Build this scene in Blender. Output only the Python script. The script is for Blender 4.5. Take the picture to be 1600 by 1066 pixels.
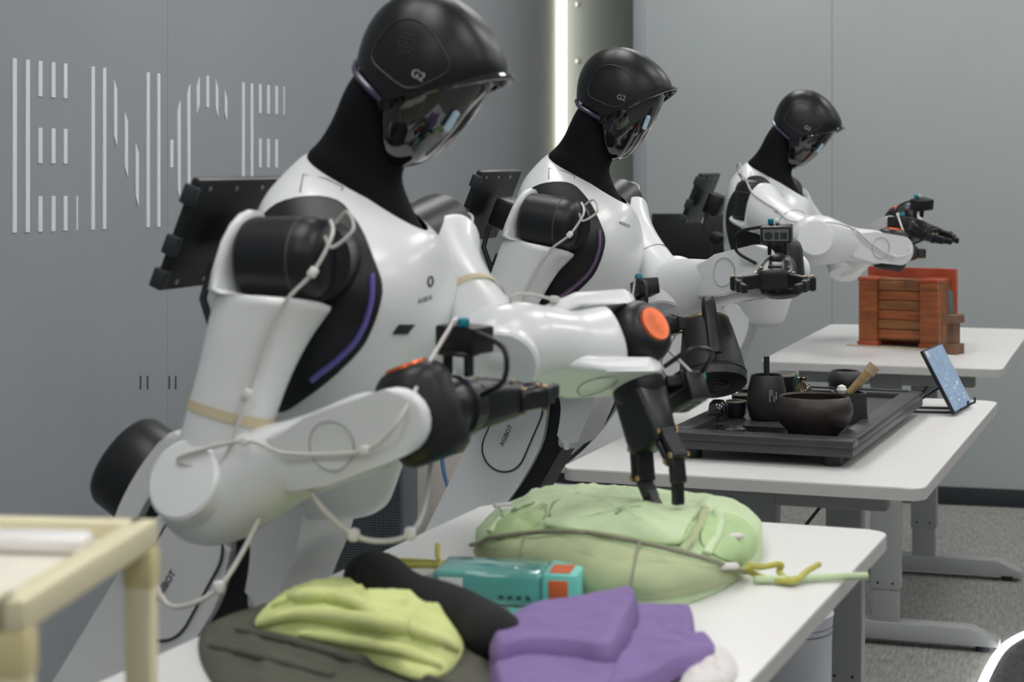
import bpy, bmesh, math, random
from mathutils import Vector as V, Matrix, noise
from mathutils.bvhtree import BVHTree
for o in list(bpy.data.objects): bpy.data.objects.remove(o)
random.seed(4)
SC = bpy.context.scene
COL = SC.collection
# ------------------------------------------------------------------ camera
FPX, HORIZON, YAW, HC = 3000.0, 246.0, 0.26, 1.455
cam = bpy.data.cameras.new('camera'); camo = bpy.data.objects.new('camera', cam); COL.objects.link(camo)
camo.location = (0, 0, HC); camo.rotation_euler = (math.pi/2, 0, YAW)
cam.sensor_width = 36; cam.lens = FPX/1600*36; cam.shift_y = -(533-HORIZON)/1600
cam.dof.use_dof = True; cam.dof.focus_distance = 4.25; cam.dof.aperture_fstop = 5.6
cam.clip_start = 0.05
SC.camera = camo
# ------------------------------------------------------------------ world, exposure
w = bpy.data.worlds.new('world'); SC.world = w; w.use_nodes = True
w.node_tree.nodes['Background'].inputs[0].default_value = (0.80, 0.86, 0.90, 1)
w.node_tree.nodes['Background'].inputs[1].default_value = 0.22
SC.view_settings.view_transform = 'Standard'; SC.view_settings.look = 'None'
SC.view_settings.exposure = -0.33; SC.view_settings.gamma = 1.0
# ------------------------------------------------------------------ helpers
CY, SY = math.cos(YAW), math.sin(YAW)
def ray(px, py):
    a = (px-800)/FPX; return V((CY*a-SY, SY*a+CY, (HORIZON-py)/FPX))
CAM = V((0, 0, HC))
def at_z(px, py, z):
    d = ray(px, py); return CAM + d*((z-HC)/d.z)
def at_d(px, py, Z): return CAM + ray(px, py)*Z
def at_x(px, py, x):
    d = ray(px, py); return CAM + d*(x/d.x)
def at_y(px, py, y):
    d = ray(px, py); return CAM + d*(y/d.y)

MATS = {}
def mat(name, col, rough=0.5, metal=0.0, emit=None, es=0.0, alpha=1.0, trans=0.0, noise_amt=0.0, noise_scale=40.0, bump=0.0, bump_scale=300.0, coat=0.0, stretch=None, spec=None):
    if name in MATS: return MATS[name]
    m = bpy.data.materials.new(name); m.use_nodes = True; nt = m.node_tree; b = nt.nodes['Principled BSDF']
    b.inputs['Base Color'].default_value = (*col, 1); b.inputs['Roughness'].default_value = rough
    b.inputs['Metallic'].default_value = metal; b.inputs['Coat Weight'].default_value = coat
    b.inputs['Transmission Weight'].default_value = trans; b.inputs['Alpha'].default_value = alpha
    if spec is not None: b.inputs['Specular IOR Level'].default_value = spec
    if emit: b.inputs['Emission Color'].default_value = (*emit, 1); b.inputs['Emission Strength'].default_value = es
    tc = nt.nodes.new('ShaderNodeTexCoord'); mp = nt.nodes.new('ShaderNodeMapping'); nt.links.new(tc.outputs['Object'], mp.inputs[0])
    if stretch: mp.inputs['Scale'].default_value = stretch
    if noise_amt:
        n = nt.nodes.new('ShaderNodeTexNoise'); n.inputs['Scale'].default_value = noise_scale; n.inputs['Detail'].default_value = 5
        nt.links.new(mp.outputs[0], n.inputs['Vector'])
        r = nt.nodes.new('ShaderNodeValToRGB'); r.color_ramp.elements[0].position = .3; r.color_ramp.elements[1].position = .7
        r.color_ramp.elements[0].color = (*[c*(1-noise_amt) for c in col], 1); r.color_ramp.elements[1].color = (*[min(1, c*(1+noise_amt)) for c in col], 1)
        nt.links.new(n.outputs['Fac'], r.inputs[0]); nt.links.new(r.outputs[0], b.inputs['Base Color'])
    if bump:
        n2 = nt.nodes.new('ShaderNodeTexNoise'); n2.inputs['Scale'].default_value = bump_scale; nt.links.new(mp.outputs[0], n2.inputs['Vector'])
        bp = nt.nodes.new('ShaderNodeBump'); bp.inputs['Strength'].default_value = bump; bp.inputs['Distance'].default_value = .002
        nt.links.new(n2.outputs['Fac'], bp.inputs['Height']); nt.links.new(bp.outputs[0], b.inputs['Normal'])
    MATS[name] = m; return m

class MB:
    def __init__(s): s.v = []; s.f = []
    def add(s, vs, fs, R=None):
        k = len(s.v); s.v += [tuple(R @ V(p)) if R else tuple(p) for p in vs]; s.f += [tuple(i+k for i in f) for f in fs]; return s
    def bm(s, bm, R=None):
        bm.verts.index_update(); s.add([p.co for p in bm.verts], [[q.index for q in f.verts] for f in bm.faces], R); bm.free(); return s
    def box(s, c, size, r=0.0, seg=2, R=None):
        bm = bmesh.new(); bmesh.ops.create_cube(bm, size=1.0)
        for q in bm.verts: q.co = V((q.co.x*size[0], q.co.y*size[1], q.co.z*size[2]))
        if r: bmesh.ops.bevel(bm, geom=bm.edges[:], offset=min(r, .49*min(size)), segments=seg, affect='EDGES', profile=.5)
        for q in bm.verts: q.co = (R @ q.co if R else q.co) + V(c)
        return s.bm(bm)
    def rings(s, rs, cap0=True, cap1=True, closed=False):
        n = len(rs[0]); vs = [p for r in rs for p in r]; fs = []
        m = len(rs)
        for i in range(m-1 if not closed else m):
            a, b = i*n, ((i+1) % m)*n
            for j in range(n): fs.append((a+j, a+(j+1) % n, b+(j+1) % n, b+j))
        if not closed:
            if cap0: fs.append(tuple(range(n-1, -1, -1)))
            if cap1: fs.append(tuple((m-1)*n+j for j in range(n)))
        return s.add(vs, fs)
    def lathe(s, prof, o=(0, 0, 0), axis=(0, 0, 1), n=32):
        q = V(axis).normalized().to_track_quat('Z', 'Y').to_matrix(); o = V(o); rs = []
        for r, h in prof:
            rs.append([o + q @ V((max(r, 1e-4)*math.cos(6.28318531*j/n), max(r, 1e-4)*math.sin(6.28318531*j/n), h)) for j in range(n)])
        return s.rings(rs)
    def tube(s, pts, r, n=8, flat=1.0, closed=False):
        pts = [V(p) for p in pts]; m = len(pts); rs = []; up = None
        for i, p in enumerate(pts):
            t = (pts[(i+1) % m]-pts[i-1]) if closed else (pts[min(i+1, m-1)]-pts[max(i-1, 0)])
            t.normalize()
            if up is None: up = t.orthogonal().normalized() if abs(t.z) > .9 else V((0, 0, 1))
            x = up.cross(t).normalized(); up = t.cross(x).normalized()
            rr = r[i] if isinstance(r, (list, tuple)) else r
            rs.append([p + x*(rr*math.cos(6.28318531*j/n)) + up*(rr*flat*math.sin(6.28318531*j/n)) for j in range(n)])
        return s.rings(rs, closed=closed)
    def prism(s, poly, fn, t0, t1, bev=0.0, seg=2):
        """poly: 2-D outline, fn(u, v, t) -> 3-D point, extruded from t0 to t1"""
        bm = bmesh.new()
        a = [bm.verts.new(V((u, v, t0))) for u, v in poly]; b = [bm.verts.new(V((u, v, t1))) for u, v in poly]
        n = len(poly); fa = bm.faces.new(a[::-1]); fb = bm.faces.new(b)
        for j in range(n): bm.faces.new((a[j], a[(j+1) % n], b[(j+1) % n], b[j]))
        if bev: bmesh.ops.bevel(bm, geom=list(set(list(fa.edges)+list(fb.edges))), offset=bev, segments=seg, affect='EDGES', profile=.5)
        bmesh.ops.triangulate(bm, faces=[f for f in bm.faces if len(f.verts) > 4])
        for q in bm.verts: q.co = V(fn(*q.co))
        return s.bm(bm)
    def mesh(s, name, m, angle=40):
        me = bpy.data.meshes.new(name); me.from_pydata(s.v, [], s.f)
        bm = bmesh.new(); bm.from_mesh(me); bmesh.ops.recalc_face_normals(bm, faces=bm.faces[:]); bm.to_mesh(me); bm.free()
        for p in me.polygons: p.use_smooth = True
        me.set_sharp_from_angle(angle=math.radians(angle)); me.materials.append(m); return me
    def build(s, name, m, parent=None, angle=40): return link(name, s.mesh(name, m, angle), parent)
def link(name, me, parent=None):
    o = bpy.data.objects.new(name, me); COL.objects.link(o)
    if parent: o.parent = parent
    return o
def harden(o):
    m = o.modifiers.new('weighted_normal', 'WEIGHTED_NORMAL'); m.keep_sharp = True; m.weight = 90; return o
def tag(o, label, cat, group=None, kind=None):
    o['label'] = label; o['category'] = cat
    if group: o['group'] = group
    if kind: o['kind'] = kind
    return o
def empty(name, loc=(0, 0, 0), rz=0.0):
    o = bpy.data.objects.new(name, None); COL.objects.link(o); o.location = loc; o.rotation_euler = (0, 0, rz); o.empty_display_size = .1; return o
def struct(o): o['kind'] = 'structure'; return o
def crom(pts, k=6, closed=False):
    pts = [V(p) for p in pts]; n = len(pts); out = []
    for i in range(n if closed else n-1):
        g = lambda j: pts[j % n] if closed else pts[max(0, min(n-1, j))]
        a, b, c, d = g(i-1), g(i), g(i+1), g(i+2)
        for q in range(k):
            t = q/k; out.append(.5*((2*b)+(c-a)*t+(2*a-5*b+4*c-d)*t*t+(3*b-a-3*c+d)*t**3))
    if not closed: out.append(pts[-1])
    return out
def sgn(v, e): return math.copysign(abs(v)**e, v)
def frame(z, x):
    z = V(z).normalized(); x = V(x); x = (x-z*x.dot(z)).normalized(); y = z.cross(x)
    return Matrix((x, y, z)).transposed()
def rrect(w, h, r, n=5):
    out = []
    for cx, cy, a in ((w/2-r, h/2-r, 0), (-w/2+r, h/2-r, 90), (-w/2+r, -h/2+r, 180), (w/2-r, -h/2+r, 270)):
        for i in range(n+1):
            t = math.radians(a+90*i/n); out.append((cx+r*math.cos(t), cy+r*math.sin(t)))
    return out
def text_mesh(txt, size, m, name='lettering'):
    cu = bpy.data.curves.new(name, 'FONT'); cu.body = txt; cu.size = size; cu.align_x = 'CENTER'; cu.align_y = 'CENTER'; cu.extrude = .0006
    o = bpy.data.objects.new('tmp', cu); COL.objects.link(o); dg = bpy.context.evaluated_depsgraph_get(); dg.update()
    me = bpy.data.meshes.new_from_object(o.evaluated_get(dg)); bpy.data.objects.remove(o); bpy.data.curves.remove(cu)
    me.name = name; me.materials.clear(); me.materials.append(m); return me

# ------------------------------------------------------------------ materials
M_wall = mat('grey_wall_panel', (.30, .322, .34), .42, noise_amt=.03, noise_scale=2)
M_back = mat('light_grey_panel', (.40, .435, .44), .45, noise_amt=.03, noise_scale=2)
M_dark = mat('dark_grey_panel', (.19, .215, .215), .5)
M_seam = mat('seam_grey', (.265, .283, .30), .6)
M_bar = mat('white_wall_lettering', (.76, .80, .82), .5)
M_trim = mat('aluminium_trim', (.33, .35, .37), .4)
M_base = mat('black_baseboard', (.02, .025, .03), .5)
M_ceil = mat('white_ceiling', (.7, .7, .7), .8)
M_white = mat('white_robot_shell', (.74, .76, .77), .32, coat=.25)
M_black = mat('satin_black_plastic', (.011, .012, .014), .40, spec=.35)
M_matte = mat('matte_black_fabric', (.009, .009, .011), .8, spec=.12)
M_helmet = mat('black_helmet_plastic', (.007, .0075, .009), .38, spec=.33)
M_visor = mat('glossy_dark_visor', (.006, .007, .008), .04, coat=1.0)
M_metal = mat('dark_metal', (.03, .032, .035), .35, metal=.6)
M_steel = mat('steel', (.5, .5, .5), .3, metal=1.0)
M_brass = mat('brass', (.6, .42, .2), .35, metal=1.0)
M_cable = mat('white_cable', (.58, .56, .54), .5)
M_clip = mat('white_clip', (.72, .70, .70), .45)
M_orange = mat('orange_cap', (.62, .12, .03), .32, metal=.5)
M_teal = mat('teal_plastic', (.0, .2, .26), .4)
M_lgrey = mat('grey_lens_plate', (.13, .135, .14), .4)
M_print = mat('dark_print', (.04, .04, .045), .6)
M_gprint = mat('grey_print', (.35, .36, .37), .6)
M_tape = mat('yellowed_tape', (.62, .54, .36), .6)
M_desk = mat('white_desktop', (.76, .755, .75), .32, noise_amt=.01, noise_scale=5)
M_edge = mat('desk_edge', (.50, .49, .485), .5)
M_leg = mat('grey_steel_leg', (.33, .34, .345), .42)
M_sgrey = mat('soft_seam', (.36, .37, .38), .6)
M_gap = mat('seam_dark', (.05, .05, .055), .6)

# ------------------------------------------------------------------ room
XW, YB, YD = -2.2, 8.25, 9.24
# carpet
mc = mat('carpet', (.255, .255, .238), .95, noise_amt=.30, noise_scale=110, bump=.6, bump_scale=420, stretch=(1.0, .13, 1))
struct(MB().box((1.4, 3.5, -.05), (7.4, 13.0, .1)).build('floor', mc))
struct(MB().box((1.4, 3.5, 3.35), (7.4, 13.0, .1)).build('ceiling', M_ceil))
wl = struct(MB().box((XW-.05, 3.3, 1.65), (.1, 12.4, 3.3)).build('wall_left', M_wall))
for px in (262, 775):
    p = at_x(px, 100, XW); MB().box((XW-.0012, p.y, 1.65), (.003, .004, 3.28)).build('panel_seam', M_seam, wl)
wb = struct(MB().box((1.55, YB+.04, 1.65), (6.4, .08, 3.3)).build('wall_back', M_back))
p0 = at_y(990, 100, YB); p1 = at_y(1011, 100, YB)
wb.location.x = p0.x-(1.55-3.2)
MB().box(((p0.x+p1.x)/2-wb.location.x, YB-.004, 1.65), (p1.x-p0.x, .01, 3.28), .003).build('edge_trim', M_trim, wb)
for px in (1300,):
    p = at_y(px, 100, YB); MB().box((p.x-wb.location.x, YB+.0012, 1.7), (.005, .003, 3.2)).build('panel_seam', M_seam, wb)
struct(MB().box((1.5, YB-.006, .035), (6.2, .012, .08), .003).build('baseboard_back', M_base)).location.x = p0.x-(1.5-3.1)
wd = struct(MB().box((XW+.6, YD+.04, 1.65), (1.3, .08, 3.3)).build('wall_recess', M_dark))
for py in (7, 96, 420):
    p = at_y(903, py, YD); MB().lathe([(0, -.006), (.012, -.004), (.012, .004)], p, (0, 1, 0), 12).build('screw', M_steel, wd)
# LED line in the corner between lettered wall and recess
led = MB().box((XW+.012, YD-.06, 1.65), (.022, .11, 3.2), .008).build('light_strip', mat('led_tube', (.9, .9, .8), .5, emit=(1.0, .95, .78), es=6.0))
tag(led, 'vertical warm white light strip in the corner of the grey wall', 'light strip')
# wall lettering
def zp(x, y): return (x/3.135, 60+y/3.135)
def wbar(x, y0, y1, wd_=.017, s0=0, s1=0):
    (px, a), (_, b) = zp(x, y0), zp(x, y1)
    t = at_x(px, a, XW); u = at_x(px, b, XW); y = t.y; zt, zb = t.z, u.z; h = wd_/2
    k = .026
    MB().add([(XW, y-h, zb+k*max(0, s1)), (XW, y+h, zb+k*max(0, -s1)), (XW, y+h, zt-k*max(0, -s0)), (XW, y-h, zt-k*max(0, s0)),
              (XW+.003, y-h, zb+k*max(0, s1)), (XW+.003, y+h, zb+k*max(0, -s1)), (XW+.003, y+h, zt-k*max(0, -s0)), (XW+.003, y-h, zt-k*max(0, s0))],
             [(0, 1, 2, 3), (4, 5, 6, 7), (0, 1, 5, 4), (1, 2, 6, 5), (2, 3, 7, 6), (3, 0, 4, 7)]).build('letter_bar', M_bar, wl)
top = lambda x: 97+.1059*(x-68)
bot = lambda x: 952-.0395*(x-68)
fr = lambda x, f: top(x)+(bot(x)-top(x))*f
for xs, thin in (((68, 132, 194, 258, 317), 374), ((1189, 1231, 1272, 1312, 1352), 1389)):
    for x in xs[:2]: wbar(x, top(x), bot(x))
    for x in xs[2:]:
        wbar(x, top(x), fr(x, .208)); wbar(x, fr(x, .391), fr(x, .599)); wbar(x, fr(x, .792), bot(x))
    wbar(thin, fr(thin, .792), bot(thin), .006)
wbar(1389, top(1389), fr(1389, .208), .006)
for x in (452, 508, 722, 774): wbar(x, top(x), bot(x))
wbar(562, 200, 528, s0=-1, s1=1); wbar(615, 358, 678, s0=-1, s1=1); wbar(668, 512, 824, s0=-1, s1=1)
for x, a, b, s0, s1 in ((838, 497, 632, 0, 0), (874, 308, 790, 1, 1), (922, 225, 880, 1, 1), (968, 190, 368, 1, -1), (1014, 183, 338, 0, 0), (1059, 200, 386, -1, 1), (1103, 250, 407, -1, 1),
                        (968, 738, 905, 1, 1), (1014, 760, 915, 0, 0), (1059, 715, 900, -1, -1), (1103, 690, 850, -1, -1)):
    wbar(x, a, b, s0=s0, s1=s1)
for px in (556, 567, 578, 589, 600, 611, 622, 633, 644):
    wbar(px*3.135, (548-60)*3.135, (648-60)*3.135, .012)
for px in (219, 230, 264, 274):
    p = at_x(px, 598, XW); MB().box((XW+.001, p.y, p.z), (.003, .004, .035)).build('slot_mark', M_gap, wl)
# ceiling light panels (real lamps overhead)
ml = mat('ceiling_panel_glow', (.9, .9, .9), .5, emit=(1.0, .985, .96), es=11.0)
k = 0
for ix, x in enumerate((-1.1, .7, 2.5)):
    for iy, y in enumerate((-.4, 2.1, 4.7, 7.25)):
        q = empty('ceiling_light', (x, y, 3.29)); MB().box((0, 0, 0), (.68, 1.28, .03), .004).build('frame', M_trim, q)
        MB().box((0, 0, -.012), (.62, 1.22, .02)).build('diffuser', ml, q)
        tag(q, 'flat rectangular white ceiling light panel above the room', 'light', 'ceiling light panels')
# glowing edged dark floor platform at the right
pp = [at_z(x_, y_, .012) for x_, y_ in ((1500, 1140), (1528, 1085), (1546, 1046), (1562, 1020), (1580, 1004), (1606, 991), (1650, 978), (1720, 965))]
q = empty('floor_platform', (pp[3].x, pp[3].y, 0)); cr = crom([p-V((pp[3].x, pp[3].y, 0)) for p in pp], 6)
outl = [(c.x, c.y) for c in cr]; outl += [(2.4, outl[-1][1]), (2.4, outl[0][1])]
MB().prism(outl, lambda u, v, t: (u, v, t), .0, .012).build('mat', mat('dark_mat', (.05, .052, .053), .9, noise_amt=.4, noise_scale=80, stretch=(1, .2, 1)), q)
MB().tube([(u, v, .014) for u, v in outl[:-2]], .013, 8, .6).build('glowing_edge', mat('edge_led', (1, 1, 1), .5, emit=(1, 1, 1), es=5.0), q)
tag(q, 'dark floor mat with a glowing white rounded edge beside the desks', 'platform')

# ------------------------------------------------------------------ desks
DT = .85; DW = .70; DL = 1.34
def desk(x, y, rz, label):
    """x, y: near-left corner"""
    q = empty('desk', (x, y, 0), rz)
    poly = [(u+DW/2, v+DL/2) for u, v in rrect(DW, DL, .035)]
    tp = MB().prism(poly, lambda u, v, t: (u, v, t), DT-.024, DT, .0025).build('desktop', M_desk, q)
    MB().prism([(u*1.0006-.0002, v*1.0006-.0004) for u, v in poly], lambda u, v, t: (u, v, t), DT-.0245, DT-.003).build('edge_band', M_edge, tp)
    for yy in (.17, DL-.17):
        MB().box((DW/2, yy, DT-.05), (.52, .05, .048), .004).build('top_beam', M_leg, q)
        c = MB().box((DW/2, yy, (DT-.03+.165)/2), (.088, .058, DT-.03-.165), .004).build('upper_column', M_leg, q)
        for dx in (-.022, .022):
            MB().lathe([(0, .003), (.004, .002), (.004, 0)], (DW/2+dx, yy-.0285, .185), (0, -1, 0), 10).build('screw', M_gap, c)
        MB().box((DW/2-.001, yy, .22), (.078, .05, .36), .004).build('lower_column', M_leg, q)
        pr = [(-.33, .018), (-.33, .035), (-.25, .07), (.25, .07), (.33, .035), (.33, .018)]
        MB().prism(pr, lambda u, v, t: (DW/2+u, yy+t, v), -.035, .035, .005).build('foot', M_leg, q)
        for dx in (-.28, .28): MB().lathe([(.02, 0), (.02, .02)], (DW/2+dx, yy, 0), (0, 0, 1), 14).build('leveller', M_base, q)
    MB().box((DW/2-.06, DL/2, DT-.045), (.04, DL-.34, .04), .003).build('rail', M_leg, q)
    MB().box((DW/2+.06, DL/2, DT-.045), (.04, DL-.34, .04), .003).build('rail', M_leg, q)
    for yy in (.3,):
        MB().tube([(DW/2, yy, DT-.07), (DW/2+.1, yy+.06, DT-.10), (DW/2+.02, yy+.14, DT-.2), (DW/2-.0, yy+.02, DT-.3)], .004).build('desk_cable', M_base, q)
    return tag(q, label, 'desk')
a1 = -.101
f1 = V((-.208, 3.163)); nl1 = f1+Matrix.Rotation(a1, 2) @ V((-DW, -DL))
D1 = desk(nl1.x, nl1.y, a1, 'white height-adjustable desk nearest the camera, piled with clothes and a green backpack')
D2 = desk(-.872, 3.641, -.087, 'white height-adjustable desk in the middle, carrying the black tea tray')
D3 = desk(-.755, 5.70, -.063, 'white height-adjustable desk at the back, carrying the orange wooden box')

# ------------------------------------------------------------------ robot
CACHE = {}
def cached(key, fn):
    if key not in CACHE: CACHE[key] = fn()
    return CACHE[key]
def loft_ring(cx, cz, a, phi, b, e, n=40, cy=0.0):
    u = V((math.cos(phi), 0, -math.sin(phi))); out = []
    for j in range(n):
        t = 6.28318531*j/n
        out.append(V((cx, cy, cz)) + u*(a*sgn(math.cos(t), 2/e)) + V((0, 1, 0))*(b*sgn(math.sin(t), 2/e)))
    return out
def interp_rows(rows, k=4):
    pts = [list(r) for r in rows]; out = []; n = len(pts)
    for i in range(n-1):
        a, b, c, d = pts[max(0, i-1)], pts[i], pts[i+1], pts[min(n-1, i+2)]
        for q in range(k):
            t = q/k; out.append([.5*((2*B)+(Cc-A)*t+(2*A-5*B+4*Cc-D)*t*t+(3*B-A-3*Cc+D)*t**3) for A, B, Cc, D in zip(a, b, c, d)])
    out.append(pts[-1]); return out
TORSO = [  # back x, back z, front x, front z, half width, exponent
 (-.026, 1.464, .150, 1.350, .050, 2.0), (-.034, 1.464, .159, 1.341, .058, 2.0), (-.052, 1.449, .167, 1.324, .096, 2.2), (-.085, 1.405, .172, 1.300, .140, 2.4), (-.102, 1.350, .177, 1.262, .163, 2.5),
 (-.108, 1.275, .174, 1.218, .170, 2.5), (-.105, 1.180, .155, 1.152, .160, 2.4), (-.094, 1.080, .124, 1.075, .135, 2.3), (-.078, 1.000, .098, 1.000, .108, 2.2), (-.06, .950, .080, .950, .088, 2.2), (-.045, .935, .065, .935, .07, 2.2)]
def torso_mb():
    m = MB(); rs = []
    for bx, bz, fx, fz, b, e in interp_rows(TORSO, 5):
        a = .5*math.hypot(fx-bx, fz-bz); rs.append(loft_ring((bx+fx)/2, (bz+fz)/2, a, math.atan2(bz-fz, fx-bx), b, e, 56))
    m.rings(rs, cap0=False); return m
TM = torso_mb(); TBVH = BVHTree.FromPolygons([V(p) for p in TM.v], TM.f)
def on_torso(x, z, side, off=0.0):
    h = TBVH.ray_cast(V((x, side*.5, z)), V((0, -side, 0)))
    if h[0] is None: h = TBVH.find_nearest(V((x, side*.15, z)))
    n = h[1]; n = n if n.y*side > 0 else -n
    return h[0]+n*off
DISC = [(-.03, 1.388), (.039, 1.397), (.088, 1.362), (.122, 1.315), (.138, 1.267), (.122, 1.207), (.088, 1.165), (.045, 1.130), (-.01, 1.098), (-.03, 1.115), (-.058, 1.18), (-.078, 1.26), (-.07, 1.335)]
def disc_mesh(side):
    oc = crom([(x, z, 0) for x, z in DISC], 5, True); c = V((.02, 1.26, 0)); m = MB(); rs = []
    for t, off in ((1.0, -.003), (1.0, .003), (.985, .0045), (.94, .003), (.75, .003), (.5, .003), (.25, .003), (.02, .003)):
        rs.append([on_torso(c.x+(p.x-c.x)*t, c.y+(p.y-c.y)*t, side, off) for p in oc])
    m.rings(rs, cap0=False); return m.mesh('side_recess', M_black, 30)
def strip_mesh(side, mt):
    pts = [on_torso(x, z, side, .007) for x, z in [(p.x, p.y) for p in crom([(.124, 1.292, 0), (.126, 1.255, 0), (.112, 1.212, 0), (.082, 1.177, 0), (.045, 1.148, 0)], 6)]]
    return MB().tube(pts, .0055, 8, .7).mesh('light_strip', mt)
HP = V((.085, 0, 1.53))   # head pivot
def helmet_mesh():
    m = MB(); n = 56; rs = []; A = V((.135, 0, 1.706)); B = []
    for j in range(n):
        t = 6.28318531*j/n; c, s_ = math.cos(t), math.sin(t)
        x = .138+(.116 if c > 0 else .102)*sgn(c, .92); y = .089*sgn(s_, .85)
        if x > .125: z = 1.545+.067*((x-.125)/.129)**1.1
        else: z = 1.545+.047*((.125-x)/.089)
        B.append((V((x, y, z)), c))
    for i in range(1, 15):
        t = i/14; r = []
        for b, c in B:
            e = 2/(2.35 if c < 0 else 2.35-.78*c*c)
            s1 = math.sin(t*math.pi/2)**e; h1 = 1-math.cos(t*math.pi/2)**e
            r.append(A+V(((b.x-A.x)*s1, b.y*s1, (b.z-A.z)*h1)) - HP)
        rs.append(r)
    rs.append([p*.93 + (V((.135, 0, 1.56))-HP)*.07 for p in rs[-1]])
    rs.insert(0, [rs[0][j]*.02+(A-HP)*.98 for j in range(n)])
    m.rings(rs); return m
HM = helmet_mesh(); HBVH = BVHTree.FromPolygons([V(p) for p in HM.v], HM.f)
def on_head(x, z, side, off):
    h = HBVH.ray_cast(V((x, side*.4, z))-HP, V((0, -side, 0)))
    if h[0] is None: h = HBVH.find_nearest(V((x, side*.09, z))-HP)
    n = h[1]; n = n if n.y*side > 0 else -n
    return h[0]+n*off
def visor_mesh():
    m = MB(); n = 40; rs = []
    for z, xf, b, xb in interp_rows([(1.622, .225, .066, .12), (1.60, .2375, .076, .12), (1.565, .226, .078, .118), (1.522, .205, .072, .118), (1.49, .184, .060, .12), (1.468, .165, .046, .122), (1.455, .148, .032, .124), (1.449, .134, .016, .124)], 3):
        r = []
        for j in range(n):
            t = 6.28318531*j/n; c, s_ = math.cos(t), math.sin(t)
            x = xb+(xf-xb)*max(0, c)**.8 if c > 0 else xb-.012*abs(c)
            r.append(V((x, b*sgn(s_, .8), z))-HP)
        rs.append(r)
    m.rings(rs); return m.mesh('visor', M_visor)
def brim_mesh():
    pts = []
    for j in range(-16, 17):
        t = j/16*1.25; x = .138+.121*sgn(math.cos(t), .92); y = .092*sgn(math.sin(t), .85); z = 1.543+.067*(max(0, x-.125)/.129)**1.1
        pts.append(V((x, y, z-.003))-HP)
    return MB().tube(pts, [.003+.004*math.cos(j/16*1.4) for j in range(-16, 17)], 8, .8).mesh('brim', M_visor)
def panel_line(side):
    pts = [on_head(p.x, p.y, side, .0006) for p in crom([(.083, 1.6, 0), (.098, 1.645, 0), (.125, 1.662, 0), (.158, 1.655, 0), (.188, 1.630, 0), (.203, 1.608, 0), (.19, 1.590, 0), (.155, 1.568, 0), (.118, 1.578, 0)], 6, True)]
    return MB().tube(pts, .0011, 6, closed=True).mesh('panel_line', M_base)
def grille_mesh(side):
    m = MB()
    for i in range(-2, 3):
        for j in range(-2, 3):
            if abs(i+j) > 2: continue
            x = .134+.0068*i+.0034*j; z = 1.629+.0062*j
            p = on_head(x, z, side, .0); q = on_head(x, z, side, .002); m.lathe([(.0018, 0), (.0018, .0012), (0, .0013)], p, q-p, 8)
    return m.mesh('speaker_grille', M_base)
def hinge_mesh(side):
    m = MB()
    for x, z, r in ((.122, 1.553, .013), (.118, 1.538, .009), (.137, 1.547, .008)):
        m.lathe([(0, 0), (r, 0), (r, .012), (r*.6, .014), (r*.55, .01), (0, .01)], V((x, side*.070, z))-HP, (0, side, 0), 18)
    return m.mesh('hinge', M_black)
def headband_mesh(side):
    pts = [V((x, side*y, z-.006))-HP for x, y, z in ((.040, .03, 1.59), (.055, .060, 1.578), (.085, .077, 1.562), (.112, .079, 1.548))]
    return MB().tube(crom(pts, 4), .005, 8).mesh('head_light', mat('head_band', (.04, .038, .06), .25, emit=(.2, .16, .6), es=.03))
def eye_mesh():
    m = MB(); q = frame((.86, -.45, -.1), (0, 0, 1))
    o = V((.2085, -.043, 1.533))-HP; d = V((.030, 0, .078)).normalized()
    m.tube([o-d*.017, o-d*.014, o+d*.014, o+d*.017], [.002, .0052, .0052, .002], 10); return m.mesh('eye_light', mat('eye_glow', (.38, .5, .6), .3, emit=(.5, .68, .8), es=.10))
NECK = [(.070, 1.600, .115, 1.585, .055), (.036, 1.562, .122, 1.54, .070), (.006, 1.508, .121, 1.495, .064), (-.016, 1.480, .116, 1.455, .058), (-.034, 1.462, .106, 1.425, .060), (-.04, 1.44, .118, 1.39, .056), (-.03, 1.41, .150, 1.335, .046)]
def neck_mesh():
    rs = []
    for bx, bz, fx, fz, b in interp_rows(NECK, 4):
        rs.append(loft_ring((bx+fx)/2, (bz+fz)/2, .5*math.hypot(fx-bx, fz-bz), math.atan2(bz-fz, fx-bx), b, 2.1, 40))
    return MB().rings(rs).mesh('neck', M_matte)
sag = lambda u, v, t: (u, t, v)
LEG = [(-.055, .957), (-.028, .94), (-.012, .905), (-.014, .86), (-.03, .795), (-.085, .70), (-.165, .595), (-.25, .47), (-.30, .39), (-.44, .39), (-.40, .455), (-.335, .543), (-.235, .735), (-.165, .872), (-.145, .908), (-.118, .937), (-.088, .954)]
def leg_mesh(): return MB().prism([(p.x, p.y) for p in crom([(u, v, 0) for u, v in LEG], 3, True)], sag, -.088, .088, .02, 4).mesh('lower_leg', M_white)
def stad(c, L, r, ang, n=14):
    out = []
    for k, s_ in ((0, 1), (1, -1)):
        for i in range(n+1):
            t = math.pi*i/n + (0 if k == 0 else math.pi); x, y = r*math.cos(t), r*math.sin(t)+s_*(L/2-r); out.append((c[0]+x*math.cos(ang)-y*math.sin(ang), c[1]+x*math.sin(ang)+y*math.cos(ang)))
    return out
LA = -.42
def legpanel_mesh(): return MB().prism(stad((-.094, .838), .205, .050, LA), sag, -.0915, -.080, .002).mesh('oval_panel', M_white)
def legline_mesh(): return MB().tube([(u, -.0905, v) for u, v in stad((-.094, .838), .209, .052, LA)], .0017, 6, closed=True).mesh('panel_line', M_base)
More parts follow.
